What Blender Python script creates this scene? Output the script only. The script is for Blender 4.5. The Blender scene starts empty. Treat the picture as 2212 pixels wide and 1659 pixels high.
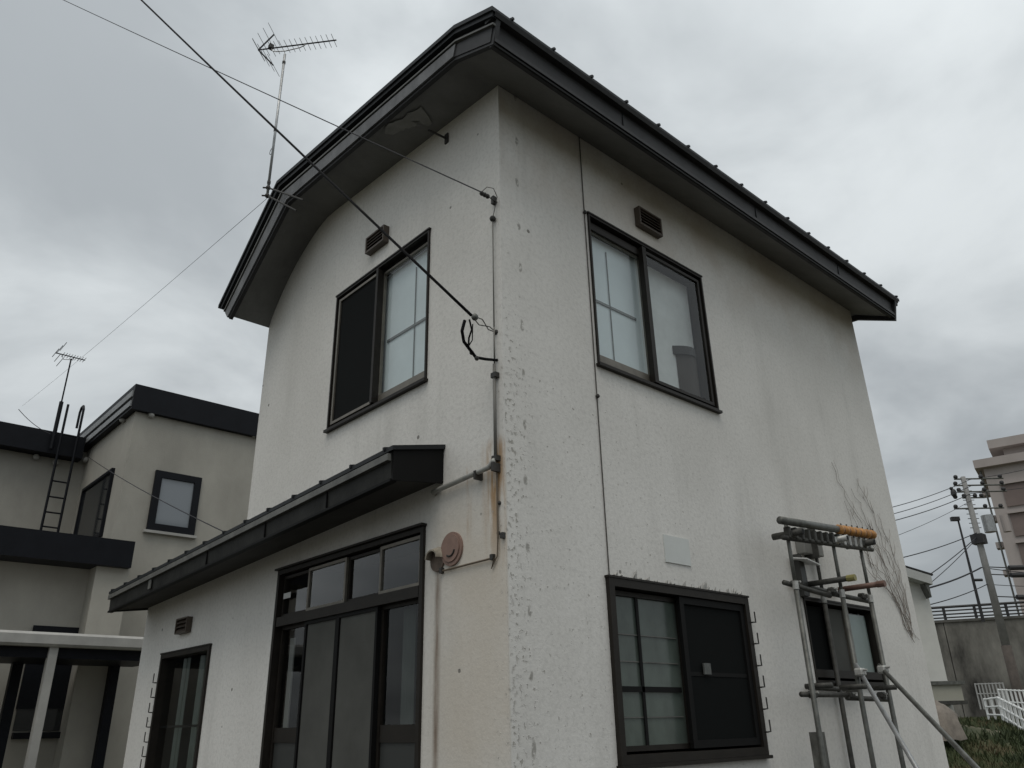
import bpy, bmesh, math, random
from mathutils import Vector, Matrix
R = math.radians
random.seed(7)
sc = bpy.context.scene
col = sc.collection

# ------------------------------------------------------------------ camera
CAM = Vector((-2.951, -3.292, 1.575)); YAW, PIT, ROL = R(42.573), R(23.429), R(-1.286); FOC = 1701.3
fw = Vector((math.sin(YAW)*math.cos(PIT), math.cos(YAW)*math.cos(PIT), math.sin(PIT)))
r0 = Vector((math.cos(YAW), -math.sin(YAW), 0)); u0 = r0.cross(fw)
rt = r0*math.cos(ROL) + u0*math.sin(ROL); up = u0*math.cos(ROL) - r0*math.sin(ROL)
cd = bpy.data.cameras.new('camera'); cam = bpy.data.objects.new('camera', cd); col.objects.link(cam)
cam.matrix_world = Matrix(((rt.x, up.x, -fw.x, CAM.x), (rt.y, up.y, -fw.y, CAM.y), (rt.z, up.z, -fw.z, CAM.z), (0, 0, 0, 1)))
cd.sensor_width = 36; cd.lens = FOC/2212*36; cd.clip_start = 0.05; cd.clip_end = 2000
sc.camera = cam
sc.render.resolution_x, sc.render.resolution_y = 1024, 768

# ------------------------------------------------------------------ sky, sun, exposure
SUN_EL, SUN_AZ = R(66), R(236)         # veiled high sun behind the camera, azimuth from +Y towards +X
w = bpy.data.worlds.new('World'); sc.world = w; w.use_nodes = True
nt = w.node_tree; N = nt.nodes; LK = nt.links; N.clear()
def wn(t, **k):
    n = N.new(t)
    for a, b in k.items(): setattr(n, a, b)
    return n
sky = wn('ShaderNodeTexSky', sky_type='NISHITA', sun_disc=False, sun_elevation=SUN_EL, sun_rotation=SUN_AZ)
tc = wn('ShaderNodeTexCoord'); sep = wn('ShaderNodeSeparateXYZ'); LK.new(tc.outputs['Generated'], sep.inputs[0])
mx = wn('ShaderNodeMath', operation='MAXIMUM'); LK.new(sep.outputs[2], mx.inputs[0]); mx.inputs[1].default_value = 0.0
ad = wn('ShaderNodeMath', operation='ADD'); LK.new(mx.outputs[0], ad.inputs[0]); ad.inputs[1].default_value = 0.28
dx = wn('ShaderNodeMath', operation='DIVIDE'); LK.new(sep.outputs[0], dx.inputs[0]); LK.new(ad.outputs[0], dx.inputs[1])
dy = wn('ShaderNodeMath', operation='DIVIDE'); LK.new(sep.outputs[1], dy.inputs[0]); LK.new(ad.outputs[0], dy.inputs[1])
cb = wn('ShaderNodeCombineXYZ'); LK.new(dx.outputs[0], cb.inputs[0]); LK.new(dy.outputs[0], cb.inputs[1])
def noise(scale, detail, off, dist=0.0, rough=0.5):
    m = wn('ShaderNodeMapping'); m.inputs['Location'].default_value = off; LK.new(cb.outputs[0], m.inputs[0])
    n = wn('ShaderNodeTexNoise'); n.inputs['Scale'].default_value = scale; n.inputs['Detail'].default_value = detail
    n.inputs['Distortion'].default_value = dist; n.inputs['Roughness'].default_value = rough
    LK.new(m.outputs[0], n.inputs['Vector']); return n
big = noise(0.62, 2, (1.3, 5.2, 0), 0.2)
med = noise(2.4, 6, (0.7, 2.3, 5), 0.35, 0.52)
m1 = wn('ShaderNodeMath', operation='MULTIPLY'); LK.new(big.outputs[0], m1.inputs[0]); m1.inputs[1].default_value = 0.50
m2 = wn('ShaderNodeMath', operation='MULTIPLY_ADD'); LK.new(med.outputs[0], m2.inputs[0]); m2.inputs[1].default_value = 0.50; LK.new(m1.outputs[0], m2.inputs[2])
rp = wn('ShaderNodeValToRGB'); LK.new(m2.outputs[0], rp.inputs[0])
rp.color_ramp.interpolation = 'B_SPLINE'
rp.color_ramp.elements[0].position = 0.385; rp.color_ramp.elements[0].color = (0.295, 0.318, 0.333, 1)
rp.color_ramp.elements[1].position = 0.60; rp.color_ramp.elements[1].color = (0.60, 0.632, 0.642, 1)
e = rp.color_ramp.elements.new(0.5); e.color = (0.455, 0.485, 0.498, 1)
gr = wn('ShaderNodeMath', operation='MULTIPLY_ADD'); LK.new(mx.outputs[0], gr.inputs[0]); gr.inputs[1].default_value = 0.85; gr.inputs[2].default_value = 0.98
bg = wn('ShaderNodeBackground'); LK.new(rp.outputs[0], bg.inputs[0]); LK.new(gr.outputs[0], bg.inputs[1])
bs = wn('ShaderNodeBackground'); LK.new(sky.outputs[0], bs.inputs[0]); bs.inputs[1].default_value = 0.05
mixw = wn('ShaderNodeMixShader'); mixw.inputs[0].default_value = 0.88; LK.new(bs.outputs[0], mixw.inputs[1]); LK.new(bg.outputs[0], mixw.inputs[2])
wo = wn('ShaderNodeOutputWorld'); LK.new(mixw.outputs[0], wo.inputs[0])
sd = bpy.data.lights.new('sun', 'SUN'); sd.energy = 1.15; sd.angle = R(38); sd.color = (1, 0.93, 0.83)
sun = bpy.data.objects.new('sun', sd); col.objects.link(sun)
sdir = Vector((math.sin(SUN_AZ)*math.cos(SUN_EL), math.cos(SUN_AZ)*math.cos(SUN_EL), math.sin(SUN_EL)))
sun.rotation_euler = (-sdir).to_track_quat('-Z', 'Y').to_euler(); sun.location = sdir*60
vs = sc.view_settings; vs.view_transform = 'Standard'; vs.look = 'None'; vs.exposure = 0.0; vs.gamma = 1.0; vs.use_curve_mapping = False
sc.render.engine = 'CYCLES'

# ------------------------------------------------------------------ photo pixel -> place (pixels of a 2212 x 1659 copy)
def ray(px, py): return rt*((px-1106)/FOC) - up*((py-829.5)/FOC) + fw
def onax(px, py, a, v):
    d = ray(px, py); return CAM + d*((v-CAM[a])/d[a])
def PX(px, py, v=0.0): return onax(px, py, 0, v)
def PY(px, py, v=0.0): return onax(px, py, 1, v)
def PZ(px, py, v=0.0): return onax(px, py, 2, v)
def PD(px, py, dist):
    d = ray(px, py); h = Vector((fw.x, fw.y, 0)).normalized(); return CAM + d*(dist/d.dot(h))

# ------------------------------------------------------------------ helpers
class MB:
    def __init__(s): s.v = []; s.f = []
    def quad(s, *p):
        i = len(s.v); s.v += [tuple(q) for q in p]; s.f.append(tuple(range(i, i+len(p))))
    def box(s, a, b):
        x0, x1 = sorted((a[0], b[0])); y0, y1 = sorted((a[1], b[1])); z0, z1 = sorted((a[2], b[2]))
        i = len(s.v)
        s.v += [(x0,y0,z0),(x1,y0,z0),(x1,y1,z0),(x0,y1,z0),(x0,y0,z1),(x1,y0,z1),(x1,y1,z1),(x0,y1,z1)]
        s.f += [tuple(i+k for k in q) for q in ((0,3,2,1),(4,5,6,7),(0,1,5,4),(1,2,6,5),(2,3,7,6),(3,0,4,7))]
        return s
    def hexa(s, p):            # 8 corners: bottom 4 then top 4
        i = len(s.v); s.v += [tuple(q) for q in p]
        s.f += [tuple(i+k for k in q) for q in ((0,3,2,1),(4,5,6,7),(0,1,5,4),(1,2,6,5),(2,3,7,6),(3,0,4,7))]
        return s
    def prism(s, poly, fa, fb):   # poly of 2-tuples, fa/fb map a 2-tuple to a point
        i = len(s.v); n = len(poly)
        s.v += [tuple(fa(*q)) for q in poly] + [tuple(fb(*q)) for q in poly]
        s.f.append(tuple(range(i+n-1, i-1, -1))); s.f.append(tuple(range(i+n, i+2*n)))
        for k in range(n): s.f.append((i+k, i+(k+1) % n, i+n+(k+1) % n, i+n+k))
        return s
    def tube(s, pts, r, n=6, cap=True):
        pts = [Vector(p) for p in pts]; rings = []
        t0 = (pts[1]-pts[0]).normalized(); ref = Vector((0,0,1)) if abs(t0.z) < .9 else Vector((1,0,0))
        a = t0.cross(ref).normalized()
        for k, p in enumerate(pts):
            if k == 0: t = pts[1]-pts[0]
            elif k == len(pts)-1: t = pts[-1]-pts[-2]
            else: t = (pts[k+1]-pts[k]).normalized() + (pts[k]-pts[k-1]).normalized()
            t.normalize(); a = (a - t*a.dot(t)).normalized(); b = t.cross(a)
            rr = r[k] if isinstance(r, (list, tuple)) else r
            i = len(s.v); rings.append(i)
            for j in range(n):
                th = 2*math.pi*j/n; s.v.append(tuple(p + a*(rr*math.cos(th)) + b*(rr*math.sin(th))))
        for k in range(len(rings)-1):
            for j in range(n):
                s.f.append((rings[k]+j, rings[k]+(j+1) % n, rings[k+1]+(j+1) % n, rings[k+1]+j))
        if cap:
            s.f.append(tuple(rings[0]+j for j in range(n-1, -1, -1))); s.f.append(tuple(rings[-1]+j for j in range(n)))
        return s
    def ball(s, c, r, n=10, m=6, sq=(1,1,1)):
        i = len(s.v); c = Vector(c)
        s.v.append((c.x, c.y, c.z+r*sq[2]))
        for k in range(1, m):
            ph = math.pi*k/m
            for j in range(n):
                th = 2*math.pi*j/n
                s.v.append((c.x+r*sq[0]*math.sin(ph)*math.cos(th), c.y+r*sq[1]*math.sin(ph)*math.sin(th), c.z+r*sq[2]*math.cos(ph)))
        s.v.append((c.x, c.y, c.z-r*sq[2])); L = len(s.v)-1
        for j in range(n):
            s.f.append((i, i+1+j, i+1+(j+1) % n)); s.f.append((L, L-n+(j+1) % n, L-n+j))
        for k in range(m-2):
            for j in range(n):
                a = i+1+k*n; s.f.append((a+j, a+n+j, a+n+(j+1) % n, a+(j+1) % n))
        return s
    def build(s, name, mat, parent=None, smooth=False, bevel=0.0):
        me = bpy.data.meshes.new(name); me.from_pydata(s.v, [], s.f); me.update()
        bm = bmesh.new(); bm.from_mesh(me); bmesh.ops.recalc_face_normals(bm, faces=bm.faces)
        if bevel: bmesh.ops.bevel(bm, geom=bm.edges[:], offset=bevel, segments=1, affect='EDGES', clamp_overlap=True)
        bm.to_mesh(me); bm.free()
        if smooth:
            for p in me.polygons: p.use_smooth = True
        o = bpy.data.objects.new(name, me); col.objects.link(o)
        if mat: me.materials.append(mat)
        if parent: attach(o, parent)
        return o
def attach(o, parent):
    o.parent = parent; q = parent; M = Matrix.Identity(4)
    while q is not None: M = Matrix.Translation(q.location) @ M; q = q.parent if q.parent else None
    # parents are plain translations whose own inverse is already folded in
    o.matrix_parent_inverse = Matrix.Translation(-world_loc(parent))
def world_loc(o):
    if o.parent is None: return Vector(o.location)
    return Vector((0, 0, 0)) if o.type == 'MESH' else Vector(o.location)
def thing(name, loc, label, cat, group=None):
    o = bpy.data.objects.new(name, None); col.objects.link(o); o.location = loc; o.empty_display_size = 0.2
    tag(o, label, cat, group); return o
def tag(o, label, cat, group=None):
    o['label'] = label; o['category'] = cat
    if group: o['group'] = group
    return o
def struct(o): o['kind'] = 'structure'; return o

# ------------------------------------------------------------------ materials
def mat(name, c, rough=0.6, metal=0.0, var=0.0, vscale=4.0, bump=0.0, bscale=40.0, spec=None, streak=0.0):
    m = bpy.data.materials.new(name); m.use_nodes = True; t = m.node_tree; b = t.nodes['Principled BSDF']
    b.inputs['Base Color'].default_value = (*c, 1); b.inputs['Roughness'].default_value = rough; b.inputs['Metallic'].default_value = metal
    if spec is not None: b.inputs['Specular IOR Level'].default_value = spec
    if var or bump:
        g = t.nodes.new('ShaderNodeNewGeometry')
    if var:
        mp = t.nodes.new('ShaderNodeMapping'); t.links.new(g.outputs['Position'], mp.inputs[0])
        mp.inputs['Scale'].default_value = (1, 1, 1-0.8*streak)
        n = t.nodes.new('ShaderNodeTexNoise'); n.inputs['Scale'].default_value = vscale; n.inputs['Detail'].default_value = 6
        n.inputs['Roughness'].default_value = 0.65
        t.links.new(mp.outputs[0], n.inputs['Vector'])
        r_ = t.nodes.new('ShaderNodeMapRange'); r_.inputs[1].default_value = 0.3; r_.inputs[2].default_value = 0.7
        r_.inputs[3].default_value = 1-var; r_.inputs[4].default_value = 1+var; t.links.new(n.outputs[0], r_.inputs[0])
        x = t.nodes.new('ShaderNodeVectorMath'); x.operation = 'SCALE'; x.inputs[0].default_value = c; t.links.new(r_.outputs[0], x.inputs['Scale'])
        t.links.new(x.outputs[0], b.inputs['Base Color'])
    if bump:
        n2 = t.nodes.new('ShaderNodeTexNoise'); n2.inputs['Scale'].default_value = bscale; n2.inputs['Detail'].default_value = 4
        t.links.new(g.outputs['Position'], n2.inputs['Vector'])
        bp = t.nodes.new('ShaderNodeBump'); bp.inputs['Strength'].default_value = bump; bp.inputs['Distance'].default_value = 0.01
        t.links.new(n2.outputs[0], bp.inputs['Height']); t.links.new(bp.outputs[0], b.inputs['Normal'])
    return m
def glass_mat(name, tint=(0.9, 0.93, 0.93), rough=0.015, gain=1.0):
    m = bpy.data.materials.new(name); m.use_nodes = True; t = m.node_tree; t.nodes.clear()
    o = t.nodes.new('ShaderNodeOutputMaterial'); mx_ = t.nodes.new('ShaderNodeMixShader')
    ge = t.nodes.new('ShaderNodeNewGeometry'); dt = t.nodes.new('ShaderNodeVectorMath'); dt.operation = 'DOT_PRODUCT'
    t.links.new(ge.outputs['Normal'], dt.inputs[0]); t.links.new(ge.outputs['Incoming'], dt.inputs[1])
    def mm(op, a, b=None, c=None):
        q = t.nodes.new('ShaderNodeMath'); q.operation = op
        for i, v in enumerate((a, b, c)):
            if v is None: continue
            if isinstance(v, (int, float)): q.inputs[i].default_value = v
            else: t.links.new(v, q.inputs[i])
        return q.outputs[0]
    sch = mm('MULTIPLY_ADD', mm('POWER', mm('SUBTRACT', 1.0, mm('ABSOLUTE', dt.outputs['Value'])), 5.0), 0.95, 0.045)   # Schlick, two-sided
    tr = t.nodes.new('ShaderNodeBsdfTransparent'); tr.inputs[0].default_value = (*tint, 1)
    gl = t.nodes.new('ShaderNodeBsdfGlossy'); gl.inputs['Roughness'].default_value = rough
    ml = t.nodes.new('ShaderNodeMath'); ml.operation = 'MULTIPLY'; ml.inputs[1].default_value = gain; ml.use_clamp = True
    t.links.new(sch, ml.inputs[0])
    t.links.new(ml.outputs[0], mx_.inputs[0]); t.links.new(tr.outputs[0], mx_.inputs[1]); t.links.new(gl.outputs[0], mx_.inputs[2])
    t.links.new(mx_.outputs[0], o.inputs[0]); return m

def stucco():
    m = bpy.data.materials.new('stucco'); m.use_nodes = True; t = m.node_tree; b = t.nodes['Principled BSDF']; L = t.links
    nn = t.nodes.new
    g = nn('ShaderNodeNewGeometry'); sp = nn('ShaderNodeSeparateXYZ'); L.new(g.outputs['Position'], sp.inputs[0])
    def math_(op, a, b_=None, clamp=False, c=None):
        k = nn('ShaderNodeMath'); k.operation = op; k.use_clamp = clamp
        for i, v in enumerate((a, b_, c)):
            if v is None: continue
            if isinstance(v, (int, float)): k.inputs[i].default_value = v
            else: L.new(v, k.inputs[i])
        return k.outputs[0]
    def rng(v, a, b_, lo=0.0, hi=1.0, smooth=True):
        k = nn('ShaderNodeMapRange'); k.interpolation_type = 'SMOOTHSTEP' if smooth else 'LINEAR'
        L.new(v, k.inputs[0]); k.inputs[1].default_value = a; k.inputs[2].default_value = b_; k.inputs[3].default_value = lo; k.inputs[4].default_value = hi
        return k.outputs[0]
    def nz(scale, detail=5, sc3=(1,1,1), rough=0.6, off=(0,0,0), dist=0.0):
        mp = nn('ShaderNodeMapping'); mp.inputs['Scale'].default_value = sc3; mp.inputs['Location'].default_value = off
        L.new(g.outputs['Position'], mp.inputs[0])
        k = nn('ShaderNodeTexNoise'); k.inputs['Scale'].default_value = scale; k.inputs['Detail'].default_value = detail
        k.inputs['Roughness'].default_value = rough; k.inputs['Distortion'].default_value = dist
        L.new(mp.outputs[0], k.inputs['Vector']); return k.outputs[0]
    def mixc(f, a, b_):
        k = nn('ShaderNodeMix'); k.data_type = 'RGBA'; L.new(f, k.inputs[0])
        for i, v in ((6, a), (7, b_)):
            if isinstance(v, tuple): k.inputs[i].default_value = (*v, 1)
            else: L.new(v, k.inputs[i])
        return k.outputs[2]
    x, y, z = sp.outputs
    ax = math_('ABSOLUTE', x); left = rng(ax, 0.0, 0.02, 1.0, 0.0)              # 1 on the left face
    c = mixc(rng(nz(0.9, 6), 0.32, 0.7), (0.66, 0.645, 0.61), (0.74, 0.725, 0.69))
    c = mixc(math_('MULTIPLY', rng(nz(2.6, 6, (1,1,.16)), 0.50, 0.76), 0.40), c, (0.46, 0.45, 0.42))     # faint run-off streaks
    c = mixc(math_('MULTIPLY', rng(nz(34, 4), 0.42, 0.72), 0.30), c, (0.42, 0.41, 0.385))           # fine grime
    # yellowed patch below the conduit on the left face beside the corner
    yel = math_('MULTIPLY', math_('MULTIPLY', left, rng(y, 0.35, 1.0, 1.0, 0.0)), rng(z, 2.6, 3.15, 1.0, 0.0))
    yel = math_('MULTIPLY', yel, rng(nz(1.6, 5, off=(4,0,0)), 0.25, 0.7, .45, 1.0))
    c = mixc(math_('MULTIPLY', yel, 0.7), c, (0.56, 0.50, 0.415))
    # rust runs under the clips
    run = math_('MULTIPLY', rng(math_('ABSOLUTE', math_('SUBTRACT', y, 0.08)), 0.0, 0.16, 1.0, 0.0), math_('MULTIPLY', left, math_('MULTIPLY', rng(z, 3.1, 3.2, 1, 0), rng(z, 2.2, 2.95, 0, 1))))
    run2 = math_('MULTIPLY', rng(math_('ABSOLUTE', math_('SUBTRACT', y, 0.33)), 0.0, 0.035, 1.0, 0.0), math_('MULTIPLY', left, math_('MULTIPLY', rng(z, 3.02, 3.08, 1, 0), rng(z, 2.5, 2.85, 0, 1))))
    run = math_('MULTIPLY', math_('ADD', run, run2, True), rng(nz(16, 5, (1,1,.12)), 0.36, 0.6))
    c = mixc(math_('MULTIPLY', run, 0.95), c, (0.34, 0.19, 0.065))
    # dirty run under the small vent hood
    vy = PX(945, 1350).y; vz = PX(948, 1225).z
    vr = math_('MULTIPLY', rng(math_('ABSOLUTE', math_('SUBTRACT', y, vy)), 0.0, 0.045, 1, 0), math_('MULTIPLY', left, math_('MULTIPLY', rng(z, vz-.04, vz, 1, 0), rng(z, .3, 2.0, .45, 1))))
    c = mixc(math_('MULTIPLY', vr, rng(nz(9, 5, (1,1,.15)), 0.3, 0.6, .35, 1.0)), c, (0.17, 0.12, 0.085))
    # warm brown patches, stronger towards the top of the right face
    wr = math_('MULTIPLY', math_('SUBTRACT', 1.0, left), math_('MULTIPLY', rng(z, 4.7, 5.6), rng(nz(1.5, 4, off=(0,0,9)), 0.35, 0.65)))
    c = mixc(math_('MULTIPLY', wr, 0.5), c, (0.47, 0.40, 0.33))
    # flaking paint: strongest along the corner, scattered over the low right face
    cor = rng(math_('ADD', math_('ADD', ax, math_('ABSOLUTE', y)), math_('MULTIPLY', math_('SUBTRACT', nz(1.7, 3), .5), .3)), 0.0, 0.30, 1, 0)
    low = math_('MULTIPLY', math_('SUBTRACT', 1.0, left), math_('MULTIPLY', rng(ax, 1.6, 2.6, 1, 0), rng(z, 3.4, 4.6, 1, 0.25)))
    thr = math_('SUBTRACT', 0.80, math_('ADD', math_('MULTIPLY', math_('MULTIPLY', cor, rng(z, 3.2, 4.8, 1.0, .42)), 0.112), math_('MULTIPLY', low, 0.115)))
    fl = nz(40, 2, (1,1,.85), 0.5)
    k = nn('ShaderNodeMapRange'); L.new(math_('SUBTRACT', fl, thr), k.inputs[0]); k.inputs[1].default_value = 0.0; k.inputs[2].default_value = 0.025
    flake = k.outputs[0]
    c = mixc(math_('MULTIPLY', flake, rng(nz(8, 2), .35, .6, .3, .9)), c, (0.37, 0.355, 0.32))
    rim = math_('MULTIPLY', rng(math_('SUBTRACT', fl, thr), -0.03, -0.004), math_('SUBTRACT', 1.0, flake))
    c = mixc(math_('MULTIPLY', rim, 0.22), c, (0.72, 0.71, 0.68))
    # row of filled fixing holes beside the corner
    zm = math_('SUBTRACT', math_('MODULO', math_('ADD', z, math_('MULTIPLY', nz(.9, 1), .5)), 0.37), 0.185)
    xo = math_('DIVIDE', math_('SUBTRACT', math_('ADD', x, math_('MULTIPLY', nz(6, 2), .06)), 0.20), 0.016); zo = math_('DIVIDE', zm, 0.038)
    dab = rng(math_('ADD', math_('MULTIPLY', xo, xo), math_('MULTIPLY', zo, zo)), 0.3, 1.3, 1, 0)
    dab = math_('MULTIPLY', math_('MULTIPLY', dab, math_('SUBTRACT', 1.0, left)), rng(nz(30, 3), .35, .55))
    c = mixc(math_('MULTIPLY', dab, 0.75), c, (0.24, 0.23, 0.205))
    # pock marks
    vo = nn('ShaderNodeTexVoronoi'); vo.inputs['Scale'].default_value = 3.4; L.new(g.outputs['Position'], vo.inputs['Vector'])
    pk = math_('MULTIPLY', rng(vo.outputs['Distance'], 0.035, 0.06, 1, 0), rng(ax, 1.2, 2.0, 1, 0.0))
    c = mixc(math_('MULTIPLY', pk, 0.8), c, (0.14, 0.135, 0.12))
    L.new(c, b.inputs['Base Color']); b.inputs['Roughness'].default_value = 0.85; b.inputs['Specular IOR Level'].default_value = 0.2
    h = math_('ADD', math_('ADD', math_('MULTIPLY', nz(60, 4), 0.5), math_('MULTIPLY', nz(24, 3), 0.55)), math_('SUBTRACT', math_('MULTIPLY', rim, 0.9), math_('MULTIPLY', math_('ADD', flake, pk), 1.3)))
    bp = nn('ShaderNodeBump'); bp.inputs['Strength'].default_value = 0.5; bp.inputs['Distance'].default_value = 0.006
    L.new(h, bp.inputs['Height']); L.new(bp.outputs[0], b.inputs['Normal'])
    return m

M = {}
M['wall'] = stucco()
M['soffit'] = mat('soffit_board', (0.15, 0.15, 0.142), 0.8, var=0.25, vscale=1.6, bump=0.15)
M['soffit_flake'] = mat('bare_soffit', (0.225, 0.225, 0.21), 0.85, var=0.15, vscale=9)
M['fascia'] = mat('fascia_paint', (0.027, 0.027, 0.028), 0.55, spec=.3, var=0.35, vscale=5, bump=0.12, bscale=18, streak=.5)
M['fascia2'] = mat('faded_flashing', (0.11, 0.112, 0.115), 0.55, var=0.45, vscale=6, bump=0.2, bscale=22, streak=.6)
M['roof'] = mat('roof_metal', (0.02, 0.022, 0.024), 0.5, spec=.2, var=0.25, vscale=3)
M['porchfascia'] = mat('porch_fascia', (0.020, 0.020, 0.018), 0.6, spec=.2, var=0.55, vscale=5, bump=0.2, streak=.4)
M['gutter'] = mat('gutter_metal', (0.11, 0.11, 0.10), 0.5, var=0.4, vscale=6)
M['bronze'] = mat('bronze_aluminium', (0.020, 0.017, 0.014), 0.5, spec=.25, metal=0.15, var=0.2, vscale=9)
M['bronze_light'] = mat('worn_aluminium', (0.17, 0.155, 0.13), 0.45, metal=0.4, var=0.2, vscale=9)
M['black'] = mat('black_paint', (0.007, 0.007, 0.007), 0.6, spec=.15)
M['screen'] = mat('insect_screen', (0.005, 0.006, 0.006), 0.8, spec=.12)
M['greyscreen'] = mat('grey_screen', (0.088, 0.089, 0.082), 0.8, spec=.1, var=0.15, vscale=2.5)
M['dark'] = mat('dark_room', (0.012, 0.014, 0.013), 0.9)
M['glass'] = glass_mat('window_glass')
M['transom'] = glass_mat('old_plate_glass', gain=1.9)
M['blind'] = mat('pale_blind', (0.74, 0.80, 0.82), 0.8, var=0.06, vscale=2.5)
M['curtain'] = mat('grey_curtain', (0.66, 0.67, 0.66), 0.9, var=0.16, vscale=2.2)
M['frost'] = mat('green_frosted', (0.085, 0.105, 0.092), 0.22, var=0.3, vscale=3.5, streak=.5)
M['frost2'] = mat('pale_green_frosted', (0.25, 0.30, 0.275), 0.3, var=0.12, vscale=3)
M['reflection'] = mat('brown_reflection', (0.035, 0.027, 0.021), 0.7, var=0.2)  # dark brown of the shape that stands in for a window reflection
M['vent'] = mat('brown_vent', (0.075, 0.057, 0.043), 0.5, var=0.2)
M['redvent'] = mat('faded_red_vent', (0.24, 0.155, 0.125), 0.65, var=0.16, vscale=14)
M['pvc'] = mat('grey_conduit', (0.36, 0.36, 0.335), 0.5, var=0.2, vscale=12)
M['clip'] = mat('dark_clip', (0.03, 0.028, 0.025), 0.6)
M['cable'] = mat('black_cable', (0.006, 0.006, 0.007), 0.7, spec=.1)
M['thincable'] = mat('grey_cable', (0.045, 0.045, 0.05), 0.7, spec=.15)
M['patch'] = mat('pale_patch', (0.60, 0.62, 0.60), 0.7, var=0.05)
M['steel'] = mat('galvanised_steel', (0.33, 0.34, 0.345), 0.42, metal=0.6, var=0.25, vscale=15)
M['scaffold'] = mat('dull_scaffold_steel', (0.115, 0.118, 0.108), 0.5, metal=0.35, var=0.4, vscale=13, bump=.1)
M['scaffold_dark'] = mat('rusty_scaffold_steel', (0.055, 0.054, 0.048), 0.6, metal=0.25, var=0.5, vscale=18, bump=.2)
M['scaffold_pale'] = mat('zinc_bolts', (0.42, 0.42, 0.40), 0.45, metal=0.4, var=0.3, vscale=25)
M['amber'] = mat('amber_sleeve', (0.42, 0.20, 0.055), 0.55, var=0.5, vscale=16)
M['yellowcap'] = mat('yellow_cap', (0.24, 0.215, 0.075), 0.5)
M['redcap'] = mat('red_brown_pipe', (0.15, 0.085, 0.065), 0.6, var=0.3, vscale=12)
M['twig'] = mat('dry_twig', (0.24, 0.21, 0.185), 0.9)
M['white'] = mat('white_paint', (0.72, 0.73, 0.72), 0.5, var=0.06)
M['muntin'] = mat('grey_muntin', (0.20, 0.21, 0.21), .7)
M['paper'] = mat('sticker', (0.5, 0.51, 0.50), 0.6)

# ------------------------------------------------------------------ ground
def smooth(a, b, t):
    t = min(1, max(0, (t-a)/(b-a))); return t*t*(3-2*t)
HF = Vector((fw.x, fw.y, 0)).normalized(); HR = Vector((rt.x, rt.y, 0)).normalized()
MND = PD(2032, 1545, 18.0)
def gh(x, y):
    v = Vector((x, y, 0)) - Vector((CAM.x, CAM.y, 0)); d = v.dot(HF); s = v.dot(HR)
    side = smooth(3.0, 5.0, s - 0.1*d) * smooth(8.6, 9.6, d)
    h = side*(0.70 + 0.62*smooth(13, 31, d))
    h += 0.62*math.exp(-(((x-MND.x)**2+(y-MND.y)**2)/3.6))
    return h
def axis(n0, fine0, fine1, step, far):
    a = []; t = fine0
    while t <= fine1: a.append(t); t += step
    f = step; t = fine1
    while t < far: f *= 1.5; t += f; a.append(t)
    f = step; t = fine0
    while t > -far: f *= 1.5; t -= f; a.insert(0, t)
    return a
gx = axis(0, -4, 32, 0.7, 900); gy = axis(0, -6, 24, 0.7, 900)
g = MB(); g.v = [(x, y, gh(x, y)) for y in gy for x in gx]; nx = len(gx)
g.f = [(j*nx+i, j*nx+i+1, (j+1)*nx+i+1, (j+1)*nx+i) for j in range(len(gy)-1) for i in range(nx-1)]
def ground_mat():
    m = mat('earth', (0.06, 0.065, 0.035), 0.95, var=0.35, vscale=1.2, bump=0.6, bscale=9); t = m.node_tree; b = t.nodes['Principled BSDF']
    gg = t.nodes.new('ShaderNodeNewGeometry'); n = t.nodes.new('ShaderNodeTexNoise'); n.inputs['Scale'].default_value = 0.35; n.inputs['Detail'].default_value = 5
    t.links.new(gg.outputs['Position'], n.inputs['Vector'])
    rr = t.nodes.new('ShaderNodeValToRGB'); t.links.new(n.outputs[0], rr.inputs[0])
    rr.color_ramp.elements[0].position = .42; rr.color_ramp.elements[0].color = (0.045, 0.055, 0.022, 1)
    rr.color_ramp.elements[1].position = .62; rr.color_ramp.elements[1].color = (0.13, 0.10, 0.065, 1)
    t.links.new(rr.outputs[0], b.inputs['Base Color']); return m
M['ground'] = ground_mat()
struct(g.build('ground', M['ground'], smooth=True))
# gravel yard in front of the house
yd = MB(); yd.quad((-14, -16, .006), (6.2, -16, .006), (6.2, 6.4, .006), (-14, 6.4, .006))
struct(yd.build('gravel_yard', mat('gravel', (0.06, 0.058, 0.054), 0.95, var=0.35, vscale=30, bump=0.8, bscale=60)))

# ------------------------------------------------------------------ the house
HOUSE = thing('house', (2.7, 2.0, 0), 'two-storey off-white stucco house with dark gambrel eaves and lean-to roof', 'house')
XE = 5.43; YU = 3.50; YL = 5.76          # far end of right face, left end of upper and lower storey
def avg_rect(pl, p):
    q = [PX(*a) if pl == 'L' else PY(*a) for a in p]; k = 1 if pl == 'L' else 0
    return ((q[0][k]+q[3][k])/2, (q[1][k]+q[2][k])/2, (q[2].z+q[3].z)/2, (q[0].z+q[1].z)/2)   # a at image left, a at image right, z0, z1
rLU = avg_rect('L', ((727,655),(929,488),(925,810),(711,936)))
rRU = avg_rect('R', ((1268,463),(1514,601),(1548,884),(1290,790)))
rRL = avg_rect('R', ((1312,1252),(1611,1290),(1650,1628),(1330,1657)))
q0, q1 = PX(602,1243), PX(919,1128); rLD = ((q0.y+PX(568,1659).y)/2, (q1.y+PX(910,1659).y)/2, 0.40, (q0.z+q1.z)/2)
q0, q1 = PX(348,1417), PX(453,1393); rLS = ((q0.y+PX(320,1659).y)/2, (q1.y+PX(430,1659).y)/2, 0.85, (q0.z+q1.z)/2)
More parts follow.
